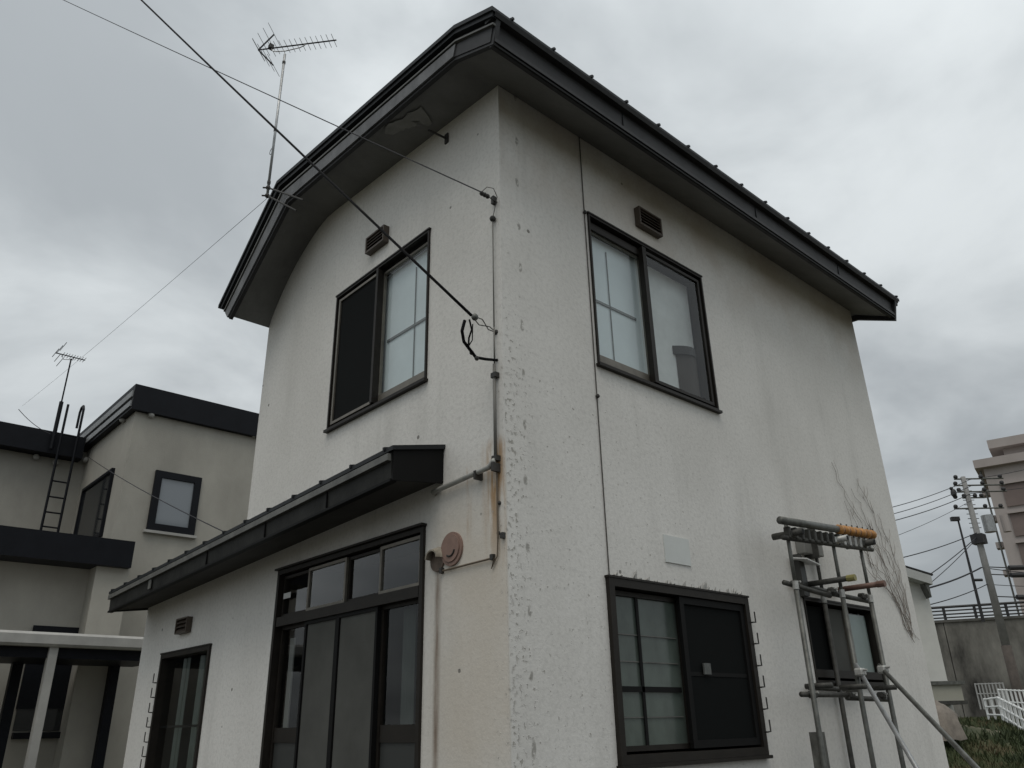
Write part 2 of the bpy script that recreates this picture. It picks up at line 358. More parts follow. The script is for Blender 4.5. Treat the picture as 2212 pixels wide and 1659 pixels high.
q0, q1 = PY(1734,1292), PY(1884,1316); rRF = ((q0.x+PY(1762,1470).x)/2, (q1.x+PY(1912,1478).x)/2, (PY(1768,1476).z+PY(1912,1478).z)/2, (q0.z+q1.z)/2)
ZTOP = 5.27
wm = MB()
def panel(pl, a0, a1, z0, z1, holes, depth=0.13):
    As = sorted({a0, a1, *[h[0] for h in holes], *[h[1] for h in holes]}); Zs = sorted({z0, z1, *[h[2] for h in holes], *[h[3] for h in holes]})
    As = [a for a in As if a0-1e-6 <= a <= a1+1e-6]; Zs = [z for z in Zs if z0-1e-6 <= z <= z1+1e-6]
    P = (lambda a, z, d=0.0: (d, a, z)) if pl == 'L' else (lambda a, z, d=0.0: (a, d, z))
    for i in range(len(As)-1):
        for j in range(len(Zs)-1):
            ca, cz = (As[i]+As[i+1])/2, (Zs[j]+Zs[j+1])/2
            if any(min(h[0],h[1]) < ca < max(h[0],h[1]) and h[2] < cz < h[3] for h in holes): continue
            wm.quad(P(As[i], Zs[j]), P(As[i+1], Zs[j]), P(As[i+1], Zs[j+1]), P(As[i], Zs[j+1]))
    for h in holes:
        l, r_ = sorted(h[:2])
        for p, q in (((l, h[2]), (r_, h[2])), ((r_, h[2]), (r_, h[3])), ((r_, h[3]), (l, h[3])), ((l, h[3]), (l, h[2]))):
            wm.quad(P(*p), P(*q), P(*q, depth), P(*p, depth))
panel('L', 0, YL, -0.1, 2.78, [rLD, rLS])
panel('L', 0, YU, 2.78, ZTOP, [rLU])
wm.quad((0, YU, 2.78), (0, YL, 2.78), (0, YL, 2.83), (0, YU, 2.93))
COVE = [(0.0, 5.875), (1.2, 5.965), (2.30, 6.045), (2.46, 6.048), (2.60, 6.02), (2.75, 5.962), (2.90, 5.885), (3.04, 5.80), (3.16, 5.705), (3.28, 5.59), (3.37, 5.49), (3.44, 5.40), (3.50, 5.285)]   # coved wall head under the gable
wm.quad((0, 0, ZTOP), *[(0, y, z+.012) for y, z in COVE], (0, YU, ZTOP))
panel('R', 0, XE, -0.1, 5.92, [rRU, rRL, rRF])
wm.quad((XE, 0, -.1), (XE, YL, -.1), (XE, YL, 2.78), (XE, 0, 2.78)); wm.quad((XE, 0, 2.78), (XE, YU, 2.78), (XE, YU, 5.3), (XE, 0, 5.9))
wm.quad((0, YU, 2.5), (XE, YU, 2.5), (XE, YU, 5.35), (0, YU, 5.35)); wm.quad((0, YL, -.1), (XE, YL, -.1), (XE, YL, 2.78), (0, YL, 2.78))
wall = wm.build('wall', M['wall'], HOUSE)
fb = MB(); fb.box((-.025, -.025, -.1), (XE+.02, .02, .28)).box((-.026, .02, -.1), (.02, YL, .279))
fb.build('foundation', mat('concrete_footing', (0.24, 0.235, 0.225), 0.9, var=.2, vscale=3, bump=.3), HOUSE)

# main roof: profile in (y,z), extruded along x
X0, X1 = -0.40, 5.60
soff = [(-0.405, 5.685), (0.0, 5.875), (2.455, 6.055), (3.51, 5.275)]
def sl(x, z): return z + 0.006*(x-0)          # eave runs a hair out of level, as back-projected
def ext(poly, xa, xb, name, m, parent=HOUSE, b=0.0):
    k = MB(); k.prism(poly, lambda y, z: (xa, y, sl(xa, z)), lambda y, z: (xb, y, sl(xb, z))); return k.build(name, m, parent, bevel=b)
def off(poly, d): return [(y, z+d) for y, z in poly]
# soffit boards, one per plane
a, b = soff[0], soff[1]
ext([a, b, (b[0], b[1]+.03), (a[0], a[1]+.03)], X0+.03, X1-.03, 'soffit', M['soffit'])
def fasz(y):
    for (ya, za), (yb, zb) in zip(soff, soff[1:]):
        if ya <= y <= yb+1e-6: return za+(zb-za)*(y-ya)/(yb-ya)
    return soff[-1][1]
k = MB(); nst = 5; ys_ = [y for y, z in COVE]
for c_ in range(len(COVE)-1):
    for t_ in range(nst):
        P_ = lambda q, t: (X0+.025+(.012-X0)*t, COVE[q][0]+.01*(q == len(COVE)-1), fasz(COVE[q][0])+(COVE[q][1]-fasz(COVE[q][0]))*math.sin(math.pi/2*t))
        k.quad(P_(c_, t_/nst), P_(c_+1, t_/nst), P_(c_+1, (t_+1)/nst), P_(c_, (t_+1)/nst))
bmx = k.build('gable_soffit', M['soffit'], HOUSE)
bm2 = bmesh.new(); bm2.from_mesh(bmx.data); bmesh.ops.remove_doubles(bm2, verts=bm2.verts, dist=1e-4); bm2.to_mesh(bmx.data); bm2.free()
for a, b in ((soff[1], soff[2]), (soff[2], soff[3])): ext([a, b, (b[0], b[1]+.03), (a[0], a[1]+.03)], XE-.05, X1-.03, 'soffit', M['soffit'])
rooftop = [(-0.47, 5.925), (-0.06, 6.095), (2.65, 6.355), (3.70, 5.465)]
inner_top = [(-0.40, 5.90), (-0.05, 6.05), (2.60, 6.30), (3.60, 5.43)]
core = ext([(-0.37, 5.735), (0.0, 5.905), (2.455, 6.13), (3.0, 5.885), (3.3, 5.63), (3.5, 5.44), (3.52, 5.455), (2.60, 6.275), (-0.05, 6.03), (-0.37, 5.88)], X0+.05, X1-.05, 'roof_core', M['black'])
# right eave fascia: main board, lower lip, recessed shadow gap and drip strip
def strip_eave(y0, y1, z0, z1, name, m, xa=X0, xb=X1, par=HOUSE):
    ext([(y0, z0), (y1, z0), (y1, z1), (y0, z1)], xa, xb, name, m, par)
ef = MB(); ef.prism([(-0.405, 5.672), (-0.37, 5.672), (-0.375, 5.865), (-0.415, 5.865)], lambda y, z: (X0, y, sl(X0, z)), lambda y, z: (X1, y, sl(X1, z)))
eave = ef.build('eave_fascia', M['fascia'], HOUSE)
strip_eave(-0.425, -0.405, 5.690, 5.722, 'lower_lip', M['fascia'], par=eave)
for xj in (.9, 2.75, 4.3): ext([(-0.4195, 5.725), (-0.40, 5.725), (-0.40, 5.862), (-0.4195, 5.862)], xj, xj+.012, 'fascia_joint', M['roof'], eave)
strip_eave(-0.418, -0.404, 5.662, 5.680, 'drip_edge', M['black'], par=eave)
ext([(-0.46, 5.865), (-0.36, 5.868), (-0.36, 5.905), (-0.475, 5.895)], X0-.03, X1+.05, 'eave_trim', M['fascia'])
# rake fascia at the near gable end (x = X0) and at the far end
def rake(xa, xb, bot, top, name, m, par=HOUSE):
    k = MB()
    for i in range(len(bot)-1):
        a, b, c, d = bot[i], bot[i+1], top[i+1], top[i]
        k.hexa([(xa, *a), (xb, *a), (xb, *b), (xa, *b), (xa, *d), (xb, *d), (xb, *c), (xa, *c)])
    return k.build(name, m, par)
rb = [(-0.412, 5.668), (0.0, 5.845), (2.46, 6.025), (3.515, 5.250)]
def lerp(a, b, t): return (a[0]+(b[0]-a[0])*t, a[1]+(b[1]-a[1])*t)
lv = lambda t: [lerp(p, q, t) for p, q in zip(rb, [(-0.46, 5.905), (-0.06, 6.075), (2.65, 6.335), (3.69, 5.445)])]
rk = rake(X0-.005, X0+.03, lv(0), lv(.80), 'rake_fascia', M['fascia'])
f1 = lv(.10); f2 = lv(.52)
f1[0] = lerp(f1[1], f1[2], .0); f2[0] = lerp(f2[1], f2[2], .0)
fl1 = rake(X0-.022, X0-.006, f1[1:3], f2[1:3], 'flashing_strip', M['fascia2'], rk)
fl2 = rake(X0-.020, X0-.006, f1[2:4], f2[2:4], 'flashing_strip', M['fascia2'], rk)
rake(X0-.012, X0-.004, [(-0.39, 5.70), f1[1]], [(-0.42, 5.83), lerp(f2[1], f2[1], 0)], 'flashing_strip', M['fascia'], rk)
g1, g2 = lv(.58), lv(.64); rake(X0-.03, X0-.004, g1, g2, 'drip_edge', M['gutter'], rk)
rake(X0-.045, X0+.03, lv(.80), lv(1.0), 'rake_trim', M['roof'])
rake(X1-.03, X1+.005, lv(0), lv(.8), 'rake_fascia', M['fascia']); rake(X1-.03, X1+.04, lv(.8), lv(1.0), 'rake_trim', M['roof'])
# roof sheets with standing seams
for i in range(3):
    a, b = rooftop[i], rooftop[i+1]
    sh = ext([(a[0], a[1]-.035), (b[0], b[1]-.035), b, a], X0-.06, X1+.08, 'roof_sheet', M['roof'])
    n = 16
    for k in range(n):
        xs = X0 + .12 + (X1-X0-.1)*k/(n-1)
        ext([(a[0]-(.012 if i == 0 else 0), a[1]-.005), (b[0], b[1]-.005), (b[0], b[1]+.015), (a[0]-(.012 if i == 0 else 0), a[1]+.015)], xs-.008, xs+.008, 'standing_seam', M['roof'], sh)
# bare flakes on the rake soffit
fk = MB()
def soffpt(px, py):
    s0, s1 = soff[1], soff[2]; k = (s1[1]-s0[1])/(s1[0]-s0[0]); d = ray(px, py); n = Vector((0, -k, 1)); p0 = Vector((0, s0[0], s0[1]-.012))
    return CAM + d*((p0-CAM).dot(n)/d.dot(n))
outl = [(832,290),(838,268),(868,258),(890,240),(912,232),(935,268),(922,272),(905,262),(893,276),(872,280),(858,288)]
rj = random.Random(9); ol2 = []
for i in range(len(outl)):
    (ax_, ay_), (bx_, by_) = outl[i], outl[(i+1) % len(outl)]
    for t in (0, .33, .66): ol2.append((ax_+(bx_-ax_)*t+rj.uniform(-3.5, 3.5), ay_+(by_-ay_)*t+rj.uniform(-2.5, 2.5)))
outl = ol2
ce = soffpt(885, 262)
for i in range(len(outl)):
    fk.quad(soffpt(*outl[i]), soffpt(*outl[(i+1) % len(outl)]), ce)
fk.build('peeled_patch', M['soffit_flake'], HOUSE)

# ---- sliding windows -------------------------------------------------
def barbox(pl, a0, a1, z0, z1, d0, d1):
    k = MB(); k.box((d0, a0, z0), (d1, a1, z1)) if pl == 'L' else k.box((a0, d0, z0), (a1, d1, z1)); return k
def addbar(k, pl, a0, a1, z0, z1, d0, d1):
    k.box((d0, a0, z0), (d1, a1, z1)) if pl == 'L' else k.box((a0, d0, z0), (a1, d1, z1))
def ring(pl, a0, a1, z0, z1, wd, d0, d1, k=None, wb=None, wt=None):
    k = k or MB(); a0, a1 = sorted((a0, a1)); wb = wb or wd; wt = wt or wd
    addbar(k, pl, a0, a0+wd, z0, z1, d0, d1); addbar(k, pl, a1-wd, a1, z0, z1, d0, d1)
    addbar(k, pl, a0+wd, a1-wd, z0, z0+wb, d0, d1); addbar(k, pl, a0+wd, a1-wd, z1-wt, z1, d0, d1); return k
def window(pl, r, name, sill=0.05, fw_=0.016, proud=0.016, mt=M['bronze']):
    k = ring(pl, r[0], r[1], r[2], r[3], fw_, -proud, 0.12)
    a0, a1 = sorted(r[:2]); addbar(k, pl, a0-.012, a1+.012, r[2]-.022, r[2]-.001, -proud-.02, 0.03)
    addbar(k, pl, a0-.008, a1+.008, r[3]+.001, r[3]+.014, -proud-.006, 0.02)
    return k.build(name, mt, HOUSE)
def sash(par, pl, a0, a1, z0, z1, d, wd=.018, mt=M['bronze'], wb=None):
    return ring(pl, a0, a1, z0, z1, wd, d, d+.028, wb=wb).build('sash', mt, par)
def pane(par, pl, a0, a1, z0, z1, d, mt=None, name='pane'):
    a0, a1 = sorted((a0, a1))
    if mt is None:            # a glass sheet
        P = (lambda a, z: (d, a, z)) if pl == 'L' else (lambda a, z: (a, d, z)); k = MB(); k.quad(P(a0,z0), P(a1,z0), P(a1,z1), P(a0,z1)); return k.build(name, M['glass'], par)
    return barbox(pl, a0, a1, z0, z1, d, d+.004).build(name, mt, par)
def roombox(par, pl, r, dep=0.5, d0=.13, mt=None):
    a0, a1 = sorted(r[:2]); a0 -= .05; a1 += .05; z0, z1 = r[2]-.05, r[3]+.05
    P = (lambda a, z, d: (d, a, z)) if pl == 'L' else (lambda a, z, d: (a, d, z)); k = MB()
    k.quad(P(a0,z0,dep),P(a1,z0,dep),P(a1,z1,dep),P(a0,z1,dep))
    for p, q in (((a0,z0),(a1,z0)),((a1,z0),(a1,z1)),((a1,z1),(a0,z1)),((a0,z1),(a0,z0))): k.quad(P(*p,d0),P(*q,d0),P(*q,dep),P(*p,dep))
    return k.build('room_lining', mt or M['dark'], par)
def lines(par, pl, items, d, name='muntin', mt=None, th=.006):
    for a0, a1, z0, z1 in items: barbox(pl, min(a0,a1), max(a0,a1), z0, z1, d, d+th).build(name, mt or M['bronze'], par)

# upper left window: dark screen at image left, pale blind at image right
r = rLU; W = window('L', r, 'window'); aL, aR, z0, z1 = r; mid = (PX(815,600).y+PX(807,860).y)/2
sash(W, 'L', aR+.035, mid-.02, z0+.04, z1-.05, .03, mt=M['bronze_light'], wb=.06)
pane(W, 'L', aR+.06, mid-.03, z0+.08, z1-.08, .042)
b_ = pane(W, 'L', aR+.05, mid+.05, z0+.05, z1-.05, .085, M['blind'], 'blind')
yc = (PX(880,610).y+PX(873,810).y)/2; zc = (PX(918,672).z+PX(830,722).z)/2
lines(W, 'L', [(yc-.0035, yc+.0035, z0+.08, z1-.16), (aR+.07, mid-.05, zc-.010, zc+.010)], .075, mt=M['muntin'])
sash(W, 'L', mid-.015, aL-.035, z0+.04, z1-.04, -.005, wd=.022, mt=M['bronze_light'])
pane(W, 'L', mid+.0, aL-.05, z0+.06, z1-.06, .008, M['screen'], 'insect_screen')
barbox('L', mid-.035, mid-.006, z0+.03, z1-.03, -.028, .04).build('meeting_stile', M['bronze'], W)
roombox(W, 'L', r)
# upper right window
r = rRU; W = window('R', r, 'window'); aL, aR, z0, z1 = r; mid = (PY(1398,560).x+PY(1414,815).x)/2
sash(W, 'R', aL+.035, mid-.0, z0+.04, z1-.09, .04, mt=M['bronze_light'], wb=.07)
barbox('R', aL+.036, mid, z1-.10, z1-.036, .02, .08).build('head_rail', M['bronze'], W)
pane(W, 'R', aL+.06, mid-.03, z0+.09, z1-.11, .05)
pane(W, 'R', aL+.04, mid, z0+.05, z1-.05, .10, M['blind'], 'blind')
xc = (PY(1331,560).x+PY(1347,770).x)/2; zc = (PY(1290,635).z+PY(1380,670).z)/2
lines(W, 'R', [(xc-.0035, xc+.0035, z0+.10, z1-.17), (aL+.07, mid-.07, zc-.010, zc+.010)], .09, mt=M['muntin'])
sash(W, 'R', mid-.03, aR-.035, z0+.04, z1-.04, -.002, wd=.026, mt=M['bronze'])
pane(W, 'R', mid, aR-.05, z0+.06, z1-.06, .01)
pane(W, 'R', mid, aR-.04, z0+.05, z1-.05, .125, M['curtain'], 'curtain')
barbox('R', mid-.05, mid-.004, z0+.03, z1-.03, -.02, .03).build('meeting_stile', M['bronze'], W)
roombox(W, 'R', r)
DR = thing('reflection_shape', (PY(1515,860,.09).x, .09, z0+.06), 'dark round-topped shape added behind the upper window glass as a reflection', 'reflection')  # solid shape added behind the pane, standing in for a reflection in the glass
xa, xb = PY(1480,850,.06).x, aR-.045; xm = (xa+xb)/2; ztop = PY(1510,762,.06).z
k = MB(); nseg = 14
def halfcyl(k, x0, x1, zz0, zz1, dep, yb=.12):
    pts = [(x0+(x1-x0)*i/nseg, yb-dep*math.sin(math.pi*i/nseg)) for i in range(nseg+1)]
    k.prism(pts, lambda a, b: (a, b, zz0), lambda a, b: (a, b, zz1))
halfcyl(k, xa+.02, xb, z0+.042, ztop-.07, .07); k.build('reflection_body', M['reflection'], DR)
k = MB(); halfcyl(k, xa-.015, xb+.002, ztop-.075, ztop, .085); k.build('reflection_cap', mat('reflection_cap', (0.008,0.007,0.006), .6), DR)

# lower right window: frosted grid at image left, dark screen at right, hooks on the jamb
r = rRL; W = window('R', r, 'window', fw_=.05, proud=.03); aL, aR, z0, z1 = r; mid = (PY(1460,1300).x+PY(1500,1600).x)/2
sash(W, 'R', aL+.06, mid+.06, z0+.065, z1-.06, .035, wd=.03)
pane(W, 'R', aL+.07, mid+.05, z0+.07, z1-.07, .055, M['frost'], 'frosted_panel')
xc = (PY(1390,1330).x+PY(1412,1640).x)/2; zc = (PY(1345,1490).z+PY(1470,1487).z)/2
lines(W, 'R', [(xc-.013, xc+.013, z0+.08, z1-.07), (aL+.08, mid, zc-.016, zc+.016)], .040, mt=M['black'])
lines(W, 'R', [(aL+.09, mid, q-.003, q+.003) for q in (zc+.32, zc+.16, zc-.16)], .047, name='glazing_bar', mt=M['gutter'])
sash(W, 'R', mid-.0, aR-.055, z0+.065, z1-.055, -.012, wd=.045, mt=M['black'])
pane(W, 'R', mid+.04, aR-.09, z0+.10, z1-.09, .004, M['screen'], 'insect_screen')
barbox('R', mid+.05, aR-.10, (z0+z1)/2-.03, (z0+z1)/2-.005, .0, .012).build('screen_rail', M['black'], W)
roombox(W, 'R', r)
s0, s1 = PY(1521,1432,-.02), PY(1538,1457,-.02)
stk = MB(); stk.box((s0.x, -.018, s1.z), (s1.x, -.006, s0.z)); stk.build('sticker', mat('faded_sticker', (0.09,0.095,0.09), .6, var=.3, vscale=40), W)
for px, py in ((1612,1320),(1620,1366),(1626,1413),(1632,1459),(1638,1506),(1645,1555)):
    p = PY(px, py, -.03); p2 = PY(px+5, py+24, -.03); hk = MB()
    hk.tube([(aR+.035, -.045, p.z), (aR+.035, -.045, p.z-.075), (aR-.005, -.045, p.z-.078), (aR-.005, .0, p.z-.078)], .0055, 5); hk.build('hook', M['clip'], W)
# flaked paint above the lower right window head
fl = MB(); rnd = random.Random(3)
for i in range(46):
    a = aL+.05+(aR-aL-.1)*rnd.random(); s = .006+.014*rnd.random(); h = .01+.03*rnd.random()*rnd.random()*2; zz = z1+.012
    fl.quad((a-s, -.004, zz), (a+s, -.004, zz), (a+s*.3, -.012-.01*rnd.random(), zz+h), (a-s*.4, -.006, zz+h*.8))
o = fl.build('paint_flakes', mat('curling_paint', (0.5,0.49,0.46), .8, var=.3, vscale=40), HOUSE); o['kind'] = 'stuff'

# far right ground-floor window behind the scaffold
r = rRF; W = window('R', r, 'window', fw_=.018, proud=.01); aL, aR, z0, z1 = r; wq = aR-aL
pane(W, 'R', aL+.04, aL+wq*.33, z0+.1, z1-.04, .06, M['screen'], 'dark_panel')
pane(W, 'R', aL+wq*.33, aL+wq*.60, z0+.1, z1-.04, .05, M['greyscreen'], 'grey_panel')
barbox('R', aL+wq*.60, aL+wq*.655, z0+.1, z1-.04, .02, .05).build('mullion', M['bronze_light'], W)
pane(W, 'R', aL+wq*.655, aR-.04, z0+.1, z1-.06, .06, M['frost2'], 'frosted_panel')
pane(W, 'R', aL+wq*.655, aR-.04, z0+.1, z1-.06, .035)
barbox('R', aL+wq*.325, aL+wq*.345, z0+.1, z1-.04, .02, .05).build('mullion', M['black'], W)
barbox('R', aL+.04, aR-.04, z0+.04, z0+.1, .0, .06).build('bottom_rail', M['bronze'], W)
roombox(W, 'R', r)

# small left window with hooks and hanging curtains
r = rLS; W = window('L', r, 'window', fw_=.04, proud=.02); aL, aR, z0, z1 = r
pane(W, 'L', aR+.035, aL-.035, z0+.04, z1-.04, .05)
lines(W, 'L', [(aR+.02, aL-.03, 1.62, 1.64)], .06, mt=M['black'])
for f0, f1_, mt in ((.08, .2, M['greyscreen']), (.24, .44, M['frost']), (.62, .78, M['frost'])):
    k = MB(); a0_, a1_ = aR+(aL-aR)*f0, aR+(aL-aR)*f1_; pts = []
    for i in range(9): pts.append((a0_+(a1_-a0_)*i/8, .11+.012*math.sin(i*1.9)))
    pts += [(a, b+.004) for a, b in reversed(pts)]
    k.prism(pts, lambda a, b: (b, a, z0+.05), lambda a, b: (b, a, z1-.05)); k.build('curtain', mt, W)
roombox(W, 'L', r)
for py in (1455, 1486, 1518, 1549, 1581, 1612, 1640):
    px = 334-(py-1455)*.115; p = PX(px, py, -.03); hk = MB()
    hk.tube([(-.04, aL+.05, p.z), (-.04, aL+.05, p.z-.085), (-.04, aL+.003, p.z-.088), (0, aL+.003, p.z-.088)], .0055, 5); hk.build('hook', M['clip'], W)

# sliding door with transom lights
r = rLD; aL, aR, z0, z1 = r
k = ring('L', aL, aR, z0, z1, .034, -.02, .12); ztb = (PX(600,1345).z+PX(912,1276).z)/2; 
addbar(k, 'L', min(aL,aR)+.045, max(aL,aR)-.045, ztb-.035, ztb+.035, -.016, .11)
addbar(k, 'L', min(aL,aR)-.01, max(aL,aR)+.01, z1+.001, z1+.016, -.045, .02)
DOOR = k.build('sliding_door', M['bronze'], HOUSE)
tm = [aR, (PX(821,1200).y), PX(748,1225).y, PX(667,1235).y, aL]
for i in range(4):
    a0, a1 = tm[i]+(.045 if i == 0 else .0), tm[i+1]-(.045 if i == 3 else 0)
    ring('L', a0, a1, ztb+.036, z1-.046, .022, .0+.02*(i % 2), .028+.02*(i % 2)).build('transom_sash', M['bronze'] if i % 2 else M['bronze_light'], DOOR)
    pane(DOOR, 'L', a0+.02, a1-.02, ztb+.05, z1-.06, .012+.02*(i % 2), name='transom_pane').data.materials[0] = M['transom']
p0 = PX(612,1287,.0); barbox('L', aL-.20, aL-.085, p0.z-.025, p0.z+.018, .006, .009).build('sticker', M['paper'], DOOR)
lm_ = [aR, PX(810,1440).y, PX(722,1440).y, PX(651,1440).y, aL]
zr = (PX(590,1590).z+PX(860,1583).z)/2
for i in range(4):
    a0, a1 = lm_[i]+(.045 if i == 0 else 0), lm_[i+1]-(.045 if i == 3 else 0); d = .0 if i in (1, 2) else .035
    kk = ring('L', a0, a1, z0+.045, ztb-.036, .024, d, d+.03)
    if i in (0, 3): addbar(kk, 'L', a0+.035, a1-.035, zr-.05, zr+.05, d, d+.03)
    kk.build('door_leaf', M['bronze'] if i in (0, 3) else M['black'], DOOR)
    if i in (1, 2): pane(DOOR, 'L', a0+.03, a1-.03, z0+.07, ztb-.05, d+.012, M['greyscreen'], 'grey_screen')
    else:
        pane(DOOR, 'L', a0+.03, a1-.03, zr+.04, ztb-.05, d+.012); pane(DOOR, 'L', a0+.03, a1-.03, z0+.07, zr-.04, d+.012, mat('lower_panel', (.03,.032,.03), .5), 'lower_panel')
a0, a1 = lm_[0]+.06, lm_[1]-.02
for fa, fb_ in ((.0, .36), (.44, .75)):
    k = MB(); pts = [(a0+(a1-a0)*(fa+(fb_-fa)*i/10), .12+.012*math.sin(i*2.2)) for i in range(11)]; pts += [(a, b+.004) for a, b in reversed(pts)]
    k.prism(pts, lambda a, b: (b, a, zr+.05), lambda a, b: (b, a, ztb-.05)); k.build('curtain', mat('dim_green_curtain', (.06,.072,.066), .9, var=.3, vscale=5, streak=.7), DOOR)
barbox('L', aL-.17, aL-.10, zr+.05, ztb-.12, .09, .10).build('curtain_edge', mat('grey_cloth', (.2,.2,.19), .9), DOOR)
roombox(DOOR, 'L', r, .6)

# louvred vents
def vent(pl, px4, name='vent_cover', nsl=4, dep=.055):
    q = avg_rect(pl, px4); a0, a1 = sorted(q[:2]); z0, z1 = q[2], q[3]; k = MB()
    addbar(k, pl, a0, a1, z0, z1, -.012, .0); ring(pl, a0, a1, z0, z1, .014, -dep, -.012, k)
    v = k.build(name, M['vent'], HOUSE)
    for i in range(nsl):
        zz = z0+.016+(z1-z0-.03)*(i+.5)/nsl; h = (z1-z0)/nsl*.36; kk = MB()
        P = (lambda a, z, d: (d, a, z)) if pl == 'L' else (lambda a, z, d: (a, d, z))
        kk.hexa([P(a0+.015, zz-h, -dep+.004), P(a1-.015, zz-h, -dep+.004), P(a1-.015, zz-h+.008, -dep+.006), P(a0+.015, zz-h+.008, -dep+.006),
                 P(a0+.015, zz+h, -.014), P(a1-.015, zz+h, -.014), P(a1-.015, zz+h+.008, -.013), P(a0+.015, zz+h+.008, -.013)])
        kk.build('louvre', M['vent'], v)
vent('L', ((801,521),(841,490),(840,523),(801,553)))
vent('R', ((1370,451),(1418,480),(1420,512),(1372,493)), nsl=5)
vent('L', ((391,1339),(416,1332),(414,1365),(390,1371)), nsl=3)
# round vent and little hood
c = PX(978, 1186); k = MB(); ns = 28
def disc(k, y, z, r_, x0, x1, n=28, ry=1.0):
    k.prism([(y+r_*ry*math.cos(2*math.pi*i/n), z+r_*math.sin(2*math.pi*i/n)) for i in range(n)], lambda a, b: (x0, a, b), lambda a, b: (x1, a, b))
rad = abs(PX(978,1150).z-PX(978,1223).z)/2
disc(k, c.y, c.z, rad, -.014, .0); rv = k.build('round_vent', M['redvent'], HOUSE)
k = MB(); disc(k, c.y, c.z+.005, rad*.82, -.022, -.014); k.build('vent_face', M['redvent'], rv)
k = MB(); k.tube([(-.024, c.y+rad*.45*math.cos(t), c.z+rad*.45*math.sin(t)) for t in [R(-165+i*16) for i in range(8)]], .006, 5); k.build('vent_slot', M['clip'], rv)
c = PX(947, 1208); r2 = .075; k = MB()
for i in range(9):
    t0, t1 = math.pi*i/9, math.pi*(i+1)/9
    k.hexa([(-.005,c.y+r2*math.cos(t0),c.z+r2*math.sin(t0)),(-.005,c.y+r2*math.cos(t1),c.z+r2*math.sin(t1)),(-.06,c.y+r2*.8*math.cos(t1),c.z+r2*.7*math.sin(t1)),(-.06,c.y+r2*.8*math.cos(t0),c.z+r2*.7*math.sin(t0)),
            (-.005,c.y+(r2-.012)*math.cos(t0),c.z+(r2-.012)*math.sin(t0)),(-.005,c.y+(r2-.012)*math.cos(t1),c.z+(r2-.012)*math.sin(t1)),(-.06,c.y+r2*.66*math.cos(t1),c.z+r2*.58*math.sin(t1)),(-.06,c.y+r2*.66*math.cos(t0),c.z+r2*.58*math.sin(t0))])
vh = k.build('vent_hood', mat('stained_hood', (.27,.24,.19), .7, var=.4, vscale=20), HOUSE)
k = MB(); disc(k, c.y, c.z-.01, r2*.9, -.012, .0, 20); k.build('vent_pipe', mat('soot', (.12,.09,.07), .8, var=.3, vscale=20), vh)
# wall plate between the right face windows
q = avg_rect('R', ((1432,1158),(1486,1163),(1490,1222),(1436,1215))); k = MB(); k.box((q[0], -.009, q[2]), (q[1], .0, q[3])); k.build('cover_plate', M['patch'], HOUSE)
# conduit down the corner, along to the lean-to, and the two wires below
cy = .055
def lp(px, py, x=-.03): return PX(px, py, x)
z_a, z_b = lp(1075,462).z, lp(1083,985).z
k = MB(); k.tube([(-.02, cy, z_a), (-.02, cy, lp(1076,700).z)], .0045, 6).tube([(-.022, cy, lp(1077,780).z), (-.022, cy, z_b)], .010, 8).tube([(-.02, cy, lp(1076,700).z), (-.02, cy, lp(1077,780).z)], .0055)
cond = k.build('conduit', mat('dark_conduit', (.16,.155,.14), .6), HOUSE, smooth=True)
k = MB(); k.ball((-.02, cy, z_a), .022); k.build('end_bead', M['clip'], cond)
for py in (803, 985): k = MB(); zz = lp(1080, py).z; k.box((-.035, cy-.022, zz-.016), (0, cy+.022, zz+.016)); k.build('clip', M['clip'], cond)
e1, e2 = lp(1078,1003), lp(936,1063)
k = MB(); k.tube([(-.04, cy, z_b-.03), (-.04, cy, e1.z+.03), (-.04, cy+.04, e1.z), e2, (0.02, e2.y+.03, e2.z)], .017, 8); pipe = k.build('conduit', M['pvc'], HOUSE, smooth=True)
for px, py in ((1068,1008), (1030,1026)): p = lp(px, py, -.04); k = MB(); k.box((-.06, p.y-.009, p.z-.028), (0, p.y+.009, p.z+.024)); k.build('clip', M['clip'], pipe)
k = MB(); zz2 = lp(1089,1157).z; k.tube([(-.012, cy, e1.z-.02), (-.012, cy, zz2)], .006); k.tube([(-.012, cy, zz2), (-.010, cy+.01, zz2-.10), (-.010, cy+.06, zz2-.16), lp(1068,1205,-.012)], .004)
k.tube([lp(1066,1205,-.014), lp(957,1233,-.014)], .006)
wr = k.build('bell_wire', mat('brown_wire', (.13,.10,.07), .6), HOUSE)
for px, py in ((1089,1157), (1067,1204), (957,1233)):
    p = lp(px, py, 0); k = MB(); k.box((-.022, p.y-.013, p.z-.016), (0, p.y+.013, p.z+.016)); k.build('clip', M['clip'], wr)
for px, py in ((1085,1085), (1083,1150)):
    p = lp(px, py, 0); k = MB(); k.ball((-.004, p.y+.02, p.z), .012, 8, 5); k.build('screw', M['clip'], wr)
# cable down the right face
xs = (PY(1263,463).x+PY(1313,1245).x+PY(1288,857).x)/3; k = MB(); k.tube([(xs, -.006, 5.88), (xs, -.006, rRL[3]+.02)], .0042, 6); wc = k.build('wall_cable', mat('wall_cable_grey', (.075,.068,.06), .7), HOUSE)
for py, px in ((461,1263), (857,1289)): p = PY(px, py); k = MB(); k.ball((xs, -.012, p.z), .016, 8, 5); k.build('cable_nail', M['clip'], wc)
# steel hook high on the left face
p, p2 = PX(966,300), PX(933,303,-.28); k = MB(); k.tube([(0, p.y, p.z), (-.17, p.y+.02, p.z+.005)], .009).box((-.012, p.y-.02, p.z-.045), (0, p.y+.02, p.z+.045)); k.build('wall_hook', M['clip'], HOUSE)

